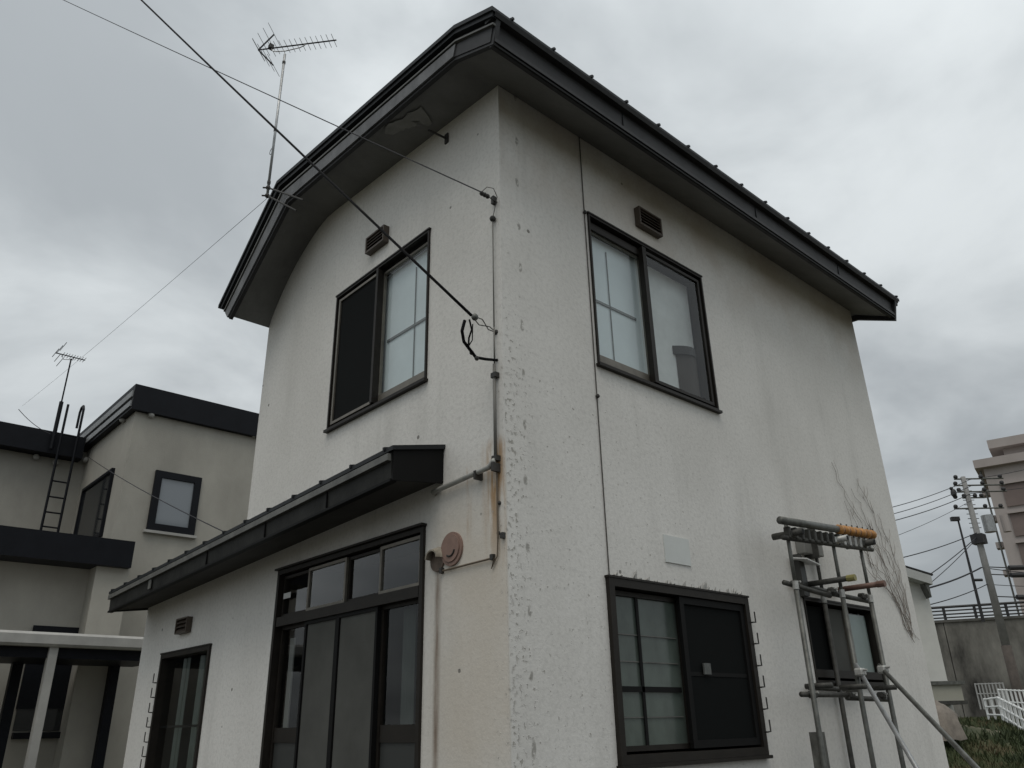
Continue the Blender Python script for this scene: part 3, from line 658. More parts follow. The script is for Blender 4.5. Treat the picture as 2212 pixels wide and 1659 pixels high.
# ---- lean-to roof over the door ------------------------------------
YA, YB = 0.60, 5.76
def tz(y): return -0.041*(y-YA)
def lean(poly, ya, yb, name, m, par=HOUSE):
    k = MB(); k.prism(poly, lambda x, z: (x, ya, z+tz(ya)), lambda x, z: (x, yb, z+tz(yb))); return k.build(name, m, par)
XF = -0.385
lsh = lean([(XF-.02, 3.135), (0.0, 3.225), (0.0, 3.255), (XF-.02, 3.163)], YA-.03, YB+.05, 'lean_to_roof', M['roof'])
lean([(0.0, 3.225), (2.0, 3.68), (2.0, 3.71), (0.0, 3.255)], YU+.002, YB+.05, 'roof_sheet', M['roof'], lsh)
lean([(XF, 2.955), (XF+.03, 2.955), (XF+.03, 3.125), (XF-.012, 3.125)], YA, YB, 'lean_to_fascia', M['porchfascia'], lsh)
lean([(XF-.012, 2.945), (XF+.035, 2.945), (XF+.035, 2.962), (XF-.012, 2.962)], YA, YB+.01, 'drip_edge', M['black'], lsh)
lean([(XF-.035, 3.075), (XF-.008, 3.075), (XF-.008, 3.118), (XF-.035, 3.118)], YA+.0, YB-.0, 'gutter_strip', M['gutter'], lsh)
lean([(XF+.03, 2.965), (0, 3.02), (0, 3.035), (XF+.03, 2.98)], YA+.02, YB-.01, 'lean_to_soffit', mat('dark_soffit', (.035,.034,.03), .8, var=.3), lsh)
for ya in (YA-.012, YB): lean([(XF, 2.95), (0.0, 3.0), (0.0, 3.228), (XF, 3.14)], ya, ya+.014, 'end_board', M['black'] if ya < 1 else M['porchfascia'], lsh)
ns = 14
for i in range(ns):
    y = YA+.06+(YB-YA-.1)*i/(ns-1); lean([(XF-.03, 3.15), (0.0, 3.24), (0.0, 3.264), (XF-.03, 3.174)], y-.008, y+.008, 'standing_seam', M['roof'], lsh)
for y in (1.35, 2.25, 3.3): lean([(XF-.016, 2.965), (XF, 2.965), (XF, 3.12), (XF-.016, 3.12)], y, y+.008, 'board_joint', M['black'], lsh)
lean([(XF-.022, 2.985), (XF-.016, 2.985), (XF-.016, 3.07), (XF-.022, 3.07)], 4.55, 4.62, 'bird_lime', M['gutter'], lsh)

# kitchen vent cowl on the right face behind the scaffold
def rbox(k, p, q, d0, d1):
    a, b = PY(*p), PY(*q); k.box((a.x, d0, b.z), (b.x, d1, a.z)); return k
k = MB(); rbox(k, (1712,1142), (1762,1206), -.08, 0); ck = k.build('cooker_vent', mat('grey_cowl', (.22,.22,.205), .6, var=.15), HOUSE, bevel=.004)
a, b = PY(1752,1145,-.1), PY(1764,1206,-.1); k = MB(); k.box((a.x, -.13, b.z), (b.x, -.0, a.z+.02)); k.build('cowl_side', M['scaffold_dark'], ck)
a, b = PY(1738,1205,-.15), PY(1768,1220,-.15); k = MB(); k.hexa([(a.x, -.17, b.z+.02), (b.x, -.17, b.z-.01), (b.x, -.02, b.z+.02), (a.x, -.02, b.z+.05), (a.x, -.17, b.z+.03), (b.x, -.17, b.z), (b.x, -.02, b.z+.03), (a.x, -.02, b.z+.06)]); k.build('cowl_lip', M['white'], ck)
a, b = PY(1724,1196,-.07), PY(1750,1288,-.07); k = MB(); n = 10
prof = [(a.x, b.z), (a.x, a.z)] + [(a.x+.03+(b.x-a.x-.03)*math.sin(math.pi/2*i/n), a.z-(a.z-b.z)*.55*(1-math.cos(math.pi/2*i/n))) for i in range(n+1)] + [(b.x+.0, b.z)]
k.prism(prof, lambda u, v: (u, -.07, v), lambda u, v: (u, .0, v)); k.build('round_cowl', mat('dark_cowl', (.04,.041,.038), .5, var=.3), ck)

# ------------------------------------------------------------------ pipe scaffold on the right face
YF, YBk = -0.30, -0.05
SC = thing('pipe_scaffold', (PY(1800,1500,YF).x, YF, 0), 'grey steel pipe scaffold clamped against the white wall with amber ribbed top sleeve', 'scaffold')
def vx(p, q, y): return (PY(*p, y).x+PY(*q, y).x)/2
x1 = vx((1698,1136), (1772,1600), YF); x2 = vx((1796,1154), (1880,1620), YF); x3 = vx((1856,1175), (1945,1620), YF); x4 = vx((1758,1153), (1834,1630), YBk)
zt1, zt2, zt3 = PY(1692,1128,YF).z, PY(1794,1148,YF).z, PY(1856,1172,YF).z
zj1 = (PY(1720,1278,YF).z+PY(1874,1270,YF).z)/2; zj2 = (PY(1756,1505,YF).z+PY(1922,1497,YF).z)/2
ztop = (zt1+zt2+zt3)/3
def post(x, y, zt, m, r_=.017):
    k = MB(); k.tube([(x, y, -.02), (x, y, zj1-.02)], r_*1.12, 10); p = k.build('post', m, SC, smooth=True)
    k = MB(); k.tube([(x, y, zj1-.03), (x, y, zt)], r_*.84, 10); k.build('upper_tube', m, p, smooth=True)
    k = MB(); k.tube([(x, y, zj1-.05), (x, y, zj1+.01)], r_*1.35, 10); k.build('collar', M['scaffold_pale'], p)
post(x1, YF, zt1+.0, M['scaffold']); post(x2, YF, zt2, M['scaffold']); post(x3, YF, zt3, M['scaffold']); post(x4, YBk, ztop, M['scaffold_dark'])
def clamp(p, s=.036, m=M['scaffold_dark']):
    k = MB(); k.box((p[0]-s, p[1]-s*.8, p[2]-s*.7), (p[0]+s, p[1]+s*.8, p[2]+s*.7)); o = k.build('clamp', m, SC, bevel=.012)
    k = MB(); k.tube([(p[0]-s*.3, p[1]-s*1.5, p[2]+s*.3), (p[0]-s*.3, p[1], p[2]+s*.3)], s*.22, 6); k.build('bolt', M['scaffold_pale'], o)
def pipe_(a, b, name, m, r_=.019, n=10):
    k = MB(); k.tube([a, b], r_, n); return k.build(name, m, SC, smooth=True)
# two ledger levels with transoms that stick out towards the yard
for zj, lv_ in ((zj1, 1), (zj2, 2)):
    pipe_((x1-.07, YF+.05, zj-.0), (x1+(x2-x1)*.85, YF+.05, zj-.04*(lv_ == 1)), 'ledger', M['scaffold_dark'])
    pipe_((x2-.12, YF+.05, zj-.02), (x3+.08, YF+.05, zj-.03), 'ledger', M['scaffold_dark'])
    pipe_((x1+.42, YBk, zj+.06), (x3+.02, YBk, zj+.05), 'ledger', M['scaffold_dark'])
    for x in (x1+.07, x2-.08, x3-.05): clamp((x, YF+.04, zj), .036)
    for xt, p, q, mt2, mc in ((x2-.06, (1735,1272), (1838,1240), 'scaffold_dark', 'yellowcap'), (x3-.22, (1812,1277), (1903,1258), 'redcap', 'redcap'))[:2 if lv_ == 1 else 0]:
        a, b = PX(*p, xt), PX(*q, xt); zz = (a.z+b.z)/2
        t = pipe_((xt, a.y, zz), (xt, b.y, zz), 'transom', M[mt2], .022)
        k = MB(); k.tube([(xt, b.y-.03, zz), (xt, b.y+.035, zz)], .026, 10); k.build('end_cap', M[mc], t)
    if lv_ == 2:
        for xt in (x1+.10, x2-.10, x3-.08): pipe_((xt, -.2, zj+.055), (xt, YF-.10, zj+.055), 'transom', M['scaffold_dark'], .020)
# top: ledger tube with amber sleeve, toothed bar under it
zl = ztop+.05
a, b = PY(1684,1118,YF-.05), PY(1806,1142,YF-.05)
xa, xm_, xb = a.x, b.x, PY(1888,1160,YF-.05).x; za, zb = a.z-.02, PY(1888,1156,YF-.05).z
def tl(x): return za+(zb-za)*(x-xa)/(xb-xa)
pipe_((xa, YF-.05, tl(xa)), (xm_, YF-.05, tl(xm_)), 'top_rail', M['scaffold'], .030, 12)
sl_ = pipe_((xm_-.01, YF-.05, tl(xm_)), (xb, YF-.05, tl(xb)), 'ribbed_sleeve', M['redcap'], .027, 12)
for i in range(7):
    x = xm_+(xb-xm_)*(i+.55)/7; k = MB(); k.tube([(x-.036, YF-.05, tl(x)), (x-.022, YF-.05, tl(x)), (x+.02, YF-.05, tl(x)), (x+.034, YF-.05, tl(x))], [.029, .040, .040, .029], 12); k.build('rib', M['amber'], sl_, smooth=True)
    k = MB(); k.tube([(x+.045, YF-.05, tl(x)-.05), (x+.045, YF-.05, tl(x)+.058)], .006, 5); k.build('pin', M['scaffold_dark'], sl_)
lowb = pipe_((xa+.06, YF-.02, tl(xa)-.115), (xb-.02, YF-.02, tl(xb)-.125), 'toothed_bar', M['scaffold_dark'], .020)
nt_ = 15
for i in range(nt_):
    x = xa+.13+(xb-xa-.2)*i/(nt_-1); k = MB(); k.box((x-.016, YF-.05, tl(x)-.125), (x+.016, YF-.0, tl(x)-.035)); k.build('tooth', M['scaffold_pale'] if i > 8 else M['scaffold_dark'], lowb, bevel=.006)
for x, m in ((x1, M['scaffold_dark']), (x2, M['scaffold_pale']), (x3, M['scaffold_dark'])):
    clamp((x, YF-.02, tl(x)-.09), .042, m)
    k = MB(); k.tube([(x, YF-.13, tl(x)-.085), (x, YF+.12, tl(x)-.085)], .026, 12); k.build('pipe_stub', m, SC, smooth=True)
    k = MB(); k.tube([(x, YF-.131, tl(x)-.085), (x, YF-.12, tl(x)-.085)], .020, 12); k.build('pipe_bore', M['black'], SC)
# raking braces
def brace(p, q, yend, m):
    a = PY(*p, YF-.04); d = ray(*q); b = CAM + d*((yend-CAM.y)/d.y); dr = (b-a)
    t = (a.z+.0-.03)/(a.z-b.z) if a.z > b.z else 1; e = a+dr*t
    pipe_(a-dr.normalized()*.08, e, 'brace', m, .017); clamp(tuple(a), .042, M['scaffold_pale'])
brace((1858,1452), (1980,1659), YF-.42, M['steel'])
brace((1907,1446), (2110,1659), YF-.95, M['scaffold'])
k = MB(); k.box((x1+.005, -.30, 0), (x1+.075, -.22, PY(1790,1580,-.25).z)); k.build('timber_prop', mat('weathered_board', (.10,.10,.09), .9, var=.4, vscale=14), SC)

# ------------------------------------------------------------------ dry creeper on the wall
VN = thing('dry_creeper', (5.2, -.02, 0), 'bare dry creeper stems climbing the white wall beside the scaffold', 'creeper')
rv_ = random.Random(11)
strands = [[(1968,1372),(1948,1300),(1905,1215),(1868,1150),(1838,1090),(1812,1040),(1790,978)],
 [(1962,1366),(1940,1310),(1915,1250),(1893,1170),(1868,1110),(1850,1075),(1832,1045)],
 [(1970,1378),(1955,1340),(1930,1290),(1895,1240),(1870,1190),(1850,1130),(1835,1085)],
 [(1960,1360),(1935,1290),(1912,1240),(1880,1215),(1862,1180),(1845,1150),(1815,1048)],
 [(1965,1345),(1950,1280),(1930,1220),(1910,1180),(1885,1110),(1862,1060),(1845,1020)],
 [(1955,1330),(1925,1285),(1892,1252),(1868,1225),(1850,1190)],
 [(1972,1380),(1962,1300),(1945,1235),(1925,1180),(1905,1140),(1890,1095)],
 [(1970,1380),(1962,1355),(1942,1305),(1900,1250),(1872,1225)],
 [(1976,1388),(1968,1360),(1950,1310),(1928,1260),(1908,1200),(1886,1160),(1870,1120)]]
extra = [[(x+rv_.uniform(-9,9), y+rv_.uniform(-6,6)) for x, y in s_[rv_.choice((0,1,2)):]] for s_ in strands[::2]]
for ii, s in enumerate(strands+extra):
    pts = []; thin = 1.0 if ii < len(strands) else .55
    for i in range(len(s)-1):
        for j in range(3):
            t = j/3; pts.append(PY(s[i][0]+(s[i+1][0]-s[i][0])*t+rv_.uniform(-4, 4), s[i][1]+(s[i+1][1]-s[i][1])*t, -.006-.012*rv_.random()))
    n = len(pts); k = MB(); k.tube(pts, [(.0024*(1-.75*i/n)+.0008)*thin for i in range(n)], 5)
    for i in range(2, n-1, 2):
        if rv_.random() < .35:
            p = pts[i]; sg = rv_.choice((-1, 1)); L_ = rv_.uniform(.06, .2)
            k.tube([p, p+Vector((sg*L_*.35, -.006, L_*.6)), p+Vector((sg*L_*.45, -.004, L_*1.2))], [.0028, .0022, .001], 4)
    k.build('stem', M['twig'], VN)

# ------------------------------------------------------------------ antenna on the roof end
mb = PX(577, 425, -.52); mt_ = PX(605, 128, -.52); mxy = Vector((-.52, (mb.y), 0)); ztopm = PX(604, 132, -.52).z
AN = thing('tv_antenna', (mxy.x, mxy.y, mb.z), 'thin grey television antenna with corner reflector on roof-edge mast', 'antenna')
k = MB(); k.tube([(mxy.x, mxy.y, mb.z), (mxy.x, mxy.y, ztopm)], .0135, 8); k.build('mast', M['steel'], AN, smooth=True)
for px, py, ex, ey in ((582,403, 655,432), (578,422, 640,455)):
    z_ = PX(px, py, mxy.x).z; e = PX(ex, ey, -.405) ; k = MB(); k.tube([(mxy.x-.04, mxy.y+.03, z_), (mxy.x, mxy.y, z_), e], .008, 6).ball((mxy.x, mxy.y, z_), .024, 8, 5); k.build('bracket_arm', M['clip'], AN)
zb_ = PX(603, 125, mxy.x).z+.045
A_, B_ = PZ(545, 119, zb_), PZ(712, 98, zb_)
ctr = PZ(604, 112, zb_); sh = Vector((mxy.x, mxy.y, zb_)) - ctr
bd = (B_-A_).normalized(); sc_ = 1.0; A_ += sh; B_ += sh; ed = Vector((-bd.y, bd.x, 0)); L_ = (B_-A_).length
if ed.dot(CAM-ctr) < 0: ed = -ed
k = MB(); k.tube([A_, B_], .0075, 6); bm_ = k.build('boom', M['thincable'], AN)
for i in range(13):
    t = .17+.80*i/12; c = A_+(B_-A_)*t; hl = .085 if i else .11
    k = MB(); k.tube([c-ed*hl, c+ed*hl], .003, 5); k.build('director', M['steel'], AN)
for sg in (1, -1):
    wv = (bd*math.cos(R(52)) + Vector((0,0,sg))*math.sin(R(52)))*(.24 if sg > 0 else .30)
    k = MB(); k.tube([A_, A_+wv], .008, 6); wg = k.build('reflector_arm', M['thincable'], AN)
    for i in range(4):
        c = A_+wv*(i/3+.02); k = MB(); k.tube([c-ed*.15, c+ed*.15], .003, 5); k.build('reflector_rod', M['steel'], wg)
k = MB(); c = A_+(B_-A_)*.16; k.box(c-Vector((.02,.02,.0)), c+Vector((.025,.025,.05))); k.build('feed_box', M['clip'], AN)
k = MB(); c1, c2 = A_+(B_-A_)*.17, A_+(B_-A_)*.60; dn = Vector((0,0,-.055))
k.tube([c1, c1+dn*.8+bd*.02, c1+dn+bd*.06, Vector((mxy.x, mxy.y, zb_-.06)), c2+dn*.75-bd*.05, c2+dn*.3, c2], .005, 6); k.build('boom_brace', M['steel'], AN)
k = MB(); zz = PX(588, 325, mxy.x).z; k.tube([(mxy.x-.0, mxy.y+.035+.033*math.cos(t), zz+.033*math.sin(t)) for t in [R(i*24) for i in range(16)]], .003, 5); k.build('cable_loop', M['thincable'], AN)
for zz in (PX(603,148,mxy.x).z, PX(592,285,mxy.x).z, PX(580,395,mxy.x).z): k = MB(); k.tube([(mxy.x, mxy.y, zz-.012), (mxy.x, mxy.y, zz+.012)], .018, 8); k.build('tape_band', M['clip'], AN)

# ------------------------------------------------------------------ overhead cables
def sag(a, b, s, n=24): return [a+(b-a)*(i/n) - Vector((0, 0, s*4*(i/n)*(1-i/n))) for i in range(n+1)]
def extend(a, b, f): return a+(b-a)*f
PWA = PX(1018, 681, -.30); d0_ = ray(315, 0); PWB = CAM + d0_*8.6; PWC = extend(PWA, PWB, 3.0)
CB = thing('power_cable', PWA, 'thick black service cable slanting across the sky to the house corner', 'cable')
k = MB(); k.tube(sag(PWA, PWC, .06), .0095, 7); k.build('cable_run', M['cable'], CB, smooth=True)
k = MB(); k.ball(PWA+Vector((.02,-.01,-.01)), .022, 10, 6); k.build('insulator', M['scaffold'], CB, smooth=True)
an = PX(1072, 718, 0.0)
k = MB(); k.tube([PWA, PX(1042,690,-.14), PX(1055,712,-.06), an], .0035, 5).tube([PWA, PX(1035,702,-.18), PX(1058,706,-.05), an], .0035, 5).ball(an, .018, 8, 5); k.build('tie_wire', M['clip'], CB)
k = MB(); k.tube([PX(1004,692,-.32), PX(998,715,-.33), PX(1002,738,-.30), PX(1015,755,-.25), PX(1028,772,-.18), PX(1050,776,-.09), PX(1074,778,0.0)], .010, 6)
k.tube([PX(1014,690,-.30), PX(1019,712,-.28), PX(1013,730,-.28), PX(1012,748,-.27)], .006, 5).tube([PX(1012,748,-.27), PX(1020,735,-.27), PX(1021,700,-.28)], .004, 5)
k.build('cable_tail', M['cable'], CB)
for px, py in ((1019,762), (1030,774)): k = MB(); k.ball(PX(px, py, -.2), .015, 8, 5); k.build('tape_lump', M['clip'], CB)
TA = PX(1040, 415, -.20); TB = CAM + ray(148, 0)*10.5; TC = extend(TA, TB, 2.5)
TW = thing('telephone_cable', TA, 'thin grey wire running past the antenna to a clamp by the house corner', 'cable')
k = MB(); k.tube(sag(TA, TC, .04), .0045, 6); k.build('cable_run', M['thincable'], TW)
k = MB()
for i, (px, py) in enumerate(((1041,418),(1047,421),(1053,424))): k.ball(PX(px, py, -.17+.03*i), .017, 8, 5)
k.build('insulator', M['clip'], TW)
k = MB(); k.tube([PX(1056,425,-.10), PX(1066,433,-.03), PX(1074,437,.0)], .004, 5).tube([PX(1043,412,-.17), PX(1052,404,-.14), PX(1066,407,-.08), PX(1074,425,-.02), (-.02, cy, z_a)], .0025, 5); k.build('tie_wire', M['clip'], TW)
k = MB(); p = PX(1070,435,0); k.box((-.03, p.y-.012, p.z-.03), (0, p.y+.012, p.z+.03)); k.build('anchor', M['clip'], TW)
GA = Vector((mxy.x, mxy.y, mb.z-.02)); GB = PD(180, 765, 12.5); GC = extend(GA, GB, 1.9)
k = MB(); k.tube(sag(GA, GC, .05), .0022, 5); tag(k.build('overhead_wire', M['thincable']), 'hair-thin wire from the antenna mast base down past the neighbouring house', 'wire')

# ------------------------------------------------------------------ neighbouring house to the left
YN = 9.6
NB = thing('neighbour_house', (0.5, YN, 0), 'grey-beige stucco neighbour house with stepped black parapet fascias', 'house')
M['nwall'] = mat('grey_beige_wall', (0.35, 0.335, 0.295), 0.85, var=.16, vscale=1.1, bump=.2, streak=.5)
M['nblack'] = mat('neighbour_fascia', (0.008, 0.009, 0.012), 0.5, var=.2, spec=.15)
M['nstripe'] = mat('neighbour_stripe', (0.23, 0.24, 0.245), 0.5, var=.2)
M['ngrey'] = mat('pale_canopy', (0.36, 0.355, 0.335), 0.7, var=.15, streak=.3)
tcor = PY(284, 882, YN); xn = tcor.x+.10; zn0 = tcor.z; znt = PY(283, 826, YN).z
YI = PX(172, 1060, xn).y          # set-back wall of the left wing
k = MB(); k.quad((xn, YN+.1, -.1), (7, YN+.1, -.1), (7, YN+.1, zn0+.2), (xn, YN+.1, zn0+.2)); k.quad((xn, YN+.1, -.1), (xn, YI+4, -.1), (xn, YI+4, zn0+.2), (xn, YN+.1, zn0+.2))
zl0 = PY(100, 985, YI).z; k.quad((-3.4, YI, -.1), (xn, YI, -.1), (xn, YI, zl0+.2), (-3.4, YI, zl0+.2)); k.quad((7, YN+.1, -.1), (7, YI+4, -.1), (7, YI+4, zn0+.2), (7, YN+.1, zn0+.2))
k.build('wall', M['nwall'], NB)
k = MB(); k.box((xn-.10, YN-.0, zn0), (7.2, YI+4, znt)); k.build('parapet', M['nblack'], NB)
for f0, f1_ in ((.12, .34), (.50, .74)):
    z_0, z_1 = zn0+(znt-zn0)*f0, zn0+(znt-zn0)*f1_; k = MB(); k.box((xn-.125, YN+.03, z_0), (xn-.101, YI+3.6, z_1)); k.build('fascia_strip', M['nstripe'], NB)
zlt = PY(90, 932, YI-.15).z; k = MB(); k.box((-3.4, YI-.28, zl0-.02), (xn-.13, YI+4, zlt)); k.build('wing_parapet', M['nblack'], NB)
def nwin(pl, v, TL, BR, fwid, mp, sill=True, name='window'):
    f = (lambda p: PY(*p, v)) if pl == 'R' else (lambda p: PX(*p, v)); a, b = f(TL), f(BR); i = 0 if pl == 'R' else 1
    k = MB(); a0, a1 = sorted((a[i], b[i])); z0, z1 = b.z, a.z
    P = (lambda lo, hi, zz0, zz1, d0, d1: k.box((lo, v+d0, zz0), (hi, v+d1, zz1))) if pl == 'R' else (lambda lo, hi, zz0, zz1, d0, d1: k.box((v+d0, lo, zz0), (v+d1, hi, zz1)))
    P(a0, a0+fwid, z0, z1, -.05, .02); P(a1-fwid, a1, z0, z1, -.05, .02); P(a0+fwid, a1-fwid, z0, z0+fwid, -.05, .02); P(a0+fwid, a1-fwid, z1-fwid, z1, -.05, .02)
    o = k.build(name, M['nblack'], NB); k = MB(); 
    if pl == 'R': k.box((a0+fwid*.8, v-.02, z0+fwid*.8), (a1-fwid*.8, v-.014, z1-fwid*.8))
    else: k.box((v-.02, a0+fwid*.8, z0+fwid*.8), (v-.014, a1-fwid*.8, z1-fwid*.8))
    k.build('pane', mp, o)
    if sill:
        k = MB(); k.box((a0-.04, v-.07, z0-.045), (a1+.04, v, z0-.004)) if pl == 'R' else k.box((v-.07, a0-.04, z0-.045), (v, a1+.04, z0-.004)); k.build('sill', M['ngrey'], o)
M['nglass'] = mat('sky_glass', (0.20, 0.22, 0.24), 0.06, spec=0.8)
M['nglassd'] = mat('dark_glass', (0.02, 0.022, 0.024), 0.08, spec=0.6)
nwin('R', YN+.1, (336,1016), (417,1158), .11, M['nglass'])
nwin('L', xn, (184,1058), (222,1158), .05, M['nglassd'], False)
for pl, px, py in (('R',327,896), ('R',549,939), ('L',265,906), ('L',185,993), ('W',78,987), ('W',120,999)):
    p = PY(px, py, YN+.06) if pl == 'R' else PX(px, py, xn-.04) if pl == 'L' else PY(px, py, YI-.06)
    k = MB(); k.ball(p, .055, 12, 7); k.build('round_vent', M['ngrey'], NB, smooth=True)
# porch block below with its black roof edge
YP = 8.7
a, b = PY(0, 1142, YP), PY(294, 1163, YP); xr = b.x; zp1 = (a.z+b.z)/2; zp0 = PY(140, 1212, YP).z
k = MB(); k.box((-3.4, YP, zp0), (xr, YI, zp1)); k.build('porch_roof', M['nblack'], NB)
k = MB(); k.box((-3.4, YP+.45, -.1), (xr-.12, YI-.01, zp0)); k.build('porch_wall', M['nwall'], NB)
a, b = PY(207, 1217, YP+.2), PY(262, 1368, YP+.2); k = MB(); k.box((a.x, YP+.12, -.1), (b.x-.05, YP+.449, zp0)); k.build('pilaster', M['nwall'], NB)
a, b = PY(72, 1351, YP+.45), PY(180, 1375, YP+.45); k = MB(); k.box((a.x, YP+.41, 1.9), (b.x, YP+.449, a.z)); k.build('window', M['nblack'], NB)
# pale canopy with posts
YC = 7.6; a, b = PY(0, 1360, YC), PY(312, 1375, YC); zc1 = (a.z+b.z)/2; zc0 = PY(150, 1398, YC).z; 
k = MB(); k.box((-3.4, YC, zc0), (b.x+.35, YC+1.0, zc1)); k.build('canopy', M['ngrey'], NB, bevel=.03)
k = MB(); k.box((-3.4, YC+.12, zc0-.12), (b.x+.3, YC+1.2, zc0-.002)); k.build('canopy_beam', M['nblack'], NB)
a, b = PY(102, 1414, YC+.1), PY(74, 1659, YC+.1); xp = (a.x+b.x)/2; k = MB(); k.box((xp-.045, YC+.06, 0), (xp+.05, YC+.16, zc0-.0)); k.build('canopy_post', M['ngrey'], NB)
YW = YP+.45
for (xa_, xb_, m_) in ((58, 92, 'nblack'), (120, 163, 'nblack')):
    a, b = PY(xa_, 1432, YW-.02), PY(xb_-16, 1578, YW-.02); k = MB(); k.box((a.x, YW-.03, b.z), (b.x+.06, YW-.004, zc0+.02)); k.build('window', M['nglassd'], NB)
a, b = PY(28, 1583, YW-.05), PY(150, 1594, YW-.05); k = MB(); k.box((a.x, YW-.10, b.z), (b.x, YW-.003, a.z)); k.build('window_sill', M['nblack'], NB)
for px in (20, 228): a = PY(px, 1460, YW-.1); k = MB(); k.box((a.x-.06, YP-.02, 0), (a.x+.06, YP+.09, zc0-.1)); k.build('downpipe', M['nblack'], NB)
# ladder with hooped rail tops
LD = thing('roof_ladder', (PY(120,1140,YI-.45).x, YI-.45, zp1), 'thin dark steel ladder with hooped top on the neighbouring house', 'ladder')
yl = YI-.45; xl, xr_ = (PY(109,1019,yl).x+PY(95,1145,yl).x)/2, (PY(146,1014,yl).x+PY(133,1148,yl).x)/2; ztl = PY(163, 880, yl).z; zru = PY(120,958,yl).z
for x, hoop in ((xl, 0), (xr_, 1)):
    k = MB(); pts = [(x, yl, zp1-.02), (x, yl, ztl)]
    if hoop: pts += [(x, yl+.06, ztl+.08), (x, yl+.18, ztl+.08), (x, yl+.24, ztl-.0), (x, yl+.24, ztl-.3)]
    else: pts[1] = (x, yl, PY(130, 870, yl).z)
    k.tube(pts, .022, 6); k.build('rail', M['nblack'], LD)
for py in (1039, 1074, 1108, 1140): z_ = PY(118, py, yl).z; k = MB(); k.tube([(xl, yl, z_), (xr_, yl, z_)], .015, 6); k.build('rung', M['nblack'], LD)
z_ = zru+.0; k = MB(); k.tube([(xl, yl, PY(145,940,yl).z), (xr_, yl, PY(145,940,yl).z)], .015, 6); k.build('rung', M['nblack'], LD)
# neighbour antenna
ya = yl+.1; mp = PY(133, 868, ya); mtp = PY(147, 780, ya)
NA = thing('tv_antenna', (mp.x, ya, mp.z-.9), 'small distant antenna on dark mast above the neighbouring flat roof', 'antenna')
k = MB(); k.tube([(mp.x, ya, mp.z-.9), (mp.x, ya, mp.z)], .035, 8).tube([(mp.x, ya, mp.z), (mp.x, ya, mtp.z+.06)], .014, 6); k.build('mast', M['nblack'], NA)
a, b = PY(118, 771, ya), PY(187, 764, ya); bdx = b-a; bdx.z = 0; z_ = mtp.z+.10; a.z = z_; b.z = z_; k = MB(); k.tube([a, b], .010, 6); k.build('boom', M['thincable'], NA)
for i in range(9): c = a+(b-a)*(.25+.72*i/8); k = MB(); k.tube([c+Vector((0,-.12,0)), c+Vector((0,.12,0))], .005, 4); k.build('director', M['thincable'], NA)
for sg in (1, -1):
    for i in range(3): c = a+Vector((.05*i, 0, sg*.08*i)); k = MB(); k.tube([c+Vector((0,-.22,0)), c+Vector((0,.22,0))], .006, 4); k.build('reflector_rod', M['thincable'], NA)
k = MB(); k.tube([a+bdx*.2, a+bdx*.3+Vector((0,0,-.09)), (mp.x, ya, z_-.06), a+bdx*.6+Vector((0,0,-.06)), a+bdx*.62], .006, 5); k.build('boom_brace', M['thincable'], NA)
for pts, lb in (((PY(40,884,yl), PY(110,938,yl-.1)), 'short slack wire tied to the neighbouring roof ladder beneath the distant antenna'), ((PY(192,988,YI-.3), PX(525,1168,-.01)), 'thin dark wire drooping across the grey neighbour wall and its window')):
    k = MB(); k.tube(sag(pts[0], pts[1], .05, 10), .006, 5); tag(k.build('overhead_wire', M['thincable']), lb, 'wire')

# ------------------------------------------------------------------ right-hand distance
def vbox(k, p, q, dist, depth, zlow=None):
    a, b = PD(*p, dist), PD(*q, dist); n = HF*depth; z0 = b.z if zlow is None else zlow; z1 = a.z
    A0, B0 = Vector((a.x, a.y, 0)), Vector((b.x, b.y, 0))
    c = [A0, B0, B0+n, A0+n]; k.hexa([(v.x, v.y, z0) for v in c]+[(v.x, v.y, z1) for v in c]); return k
# white house behind
WD = 17.5
WH = thing('white_house', PD(2000, 1470, WD), 'plain white house wall with grey eave behind the stucco house', 'house')
A = PD(1920, 1236, WD); B = PD(2024, 1262, WD); xw = (PD(2008,1262,WD)+PD(2039,1473,WD))/2; 
p0, p1 = PD(1930, 1300, WD), xw; k = MB(); n = HF*6
zt = PD(2004, 1262, WD).z; zt0 = zt+.30
c0, c1 = Vector((p0.x-HR.x*3, p0.y-HR.y*3, 0)), Vector((p1.x, p1.y, 0))
k.hexa([(c0.x,c0.y,0),(c1.x,c1.y,0),(c1.x+n.x,c1.y+n.y,0),(c0.x+n.x,c0.y+n.y,0),(c0.x,c0.y,zt0+.5),(c1.x,c1.y,zt),(c1.x+n.x,c1.y+n.y,zt),(c0.x+n.x,c0.y+n.y,zt0+.5)])
k.build('wall', mat('far_white_wall', (.56,.56,.53), .85, var=.06), WH)
e0 = PD(1944, 1222, WD-.3); e1 = PD(2011, 1243, WD-.3); dr = e1-e0; e_ = e0-dr*2; k = MB(); th = Vector((0,0,-.19)); nn_ = HF*7
k.hexa([e_+th, e1+th, e1+th+nn_, e_+th+nn_, e_, e1, e1+nn_, e_+nn_]); k.build('roof', mat('pale_eave', (.40,.41,.40), .6, var=.1), WH)
k = MB(); t2 = Vector((0,0,.035)); k.hexa([e_, e1+HR*.05, e1+nn_, e_+nn_, e_+t2, e1+t2+HR*.05, e1+nn_+t2, e_+nn_+t2]); k.build('roof_edge', M['fascia'], WH)
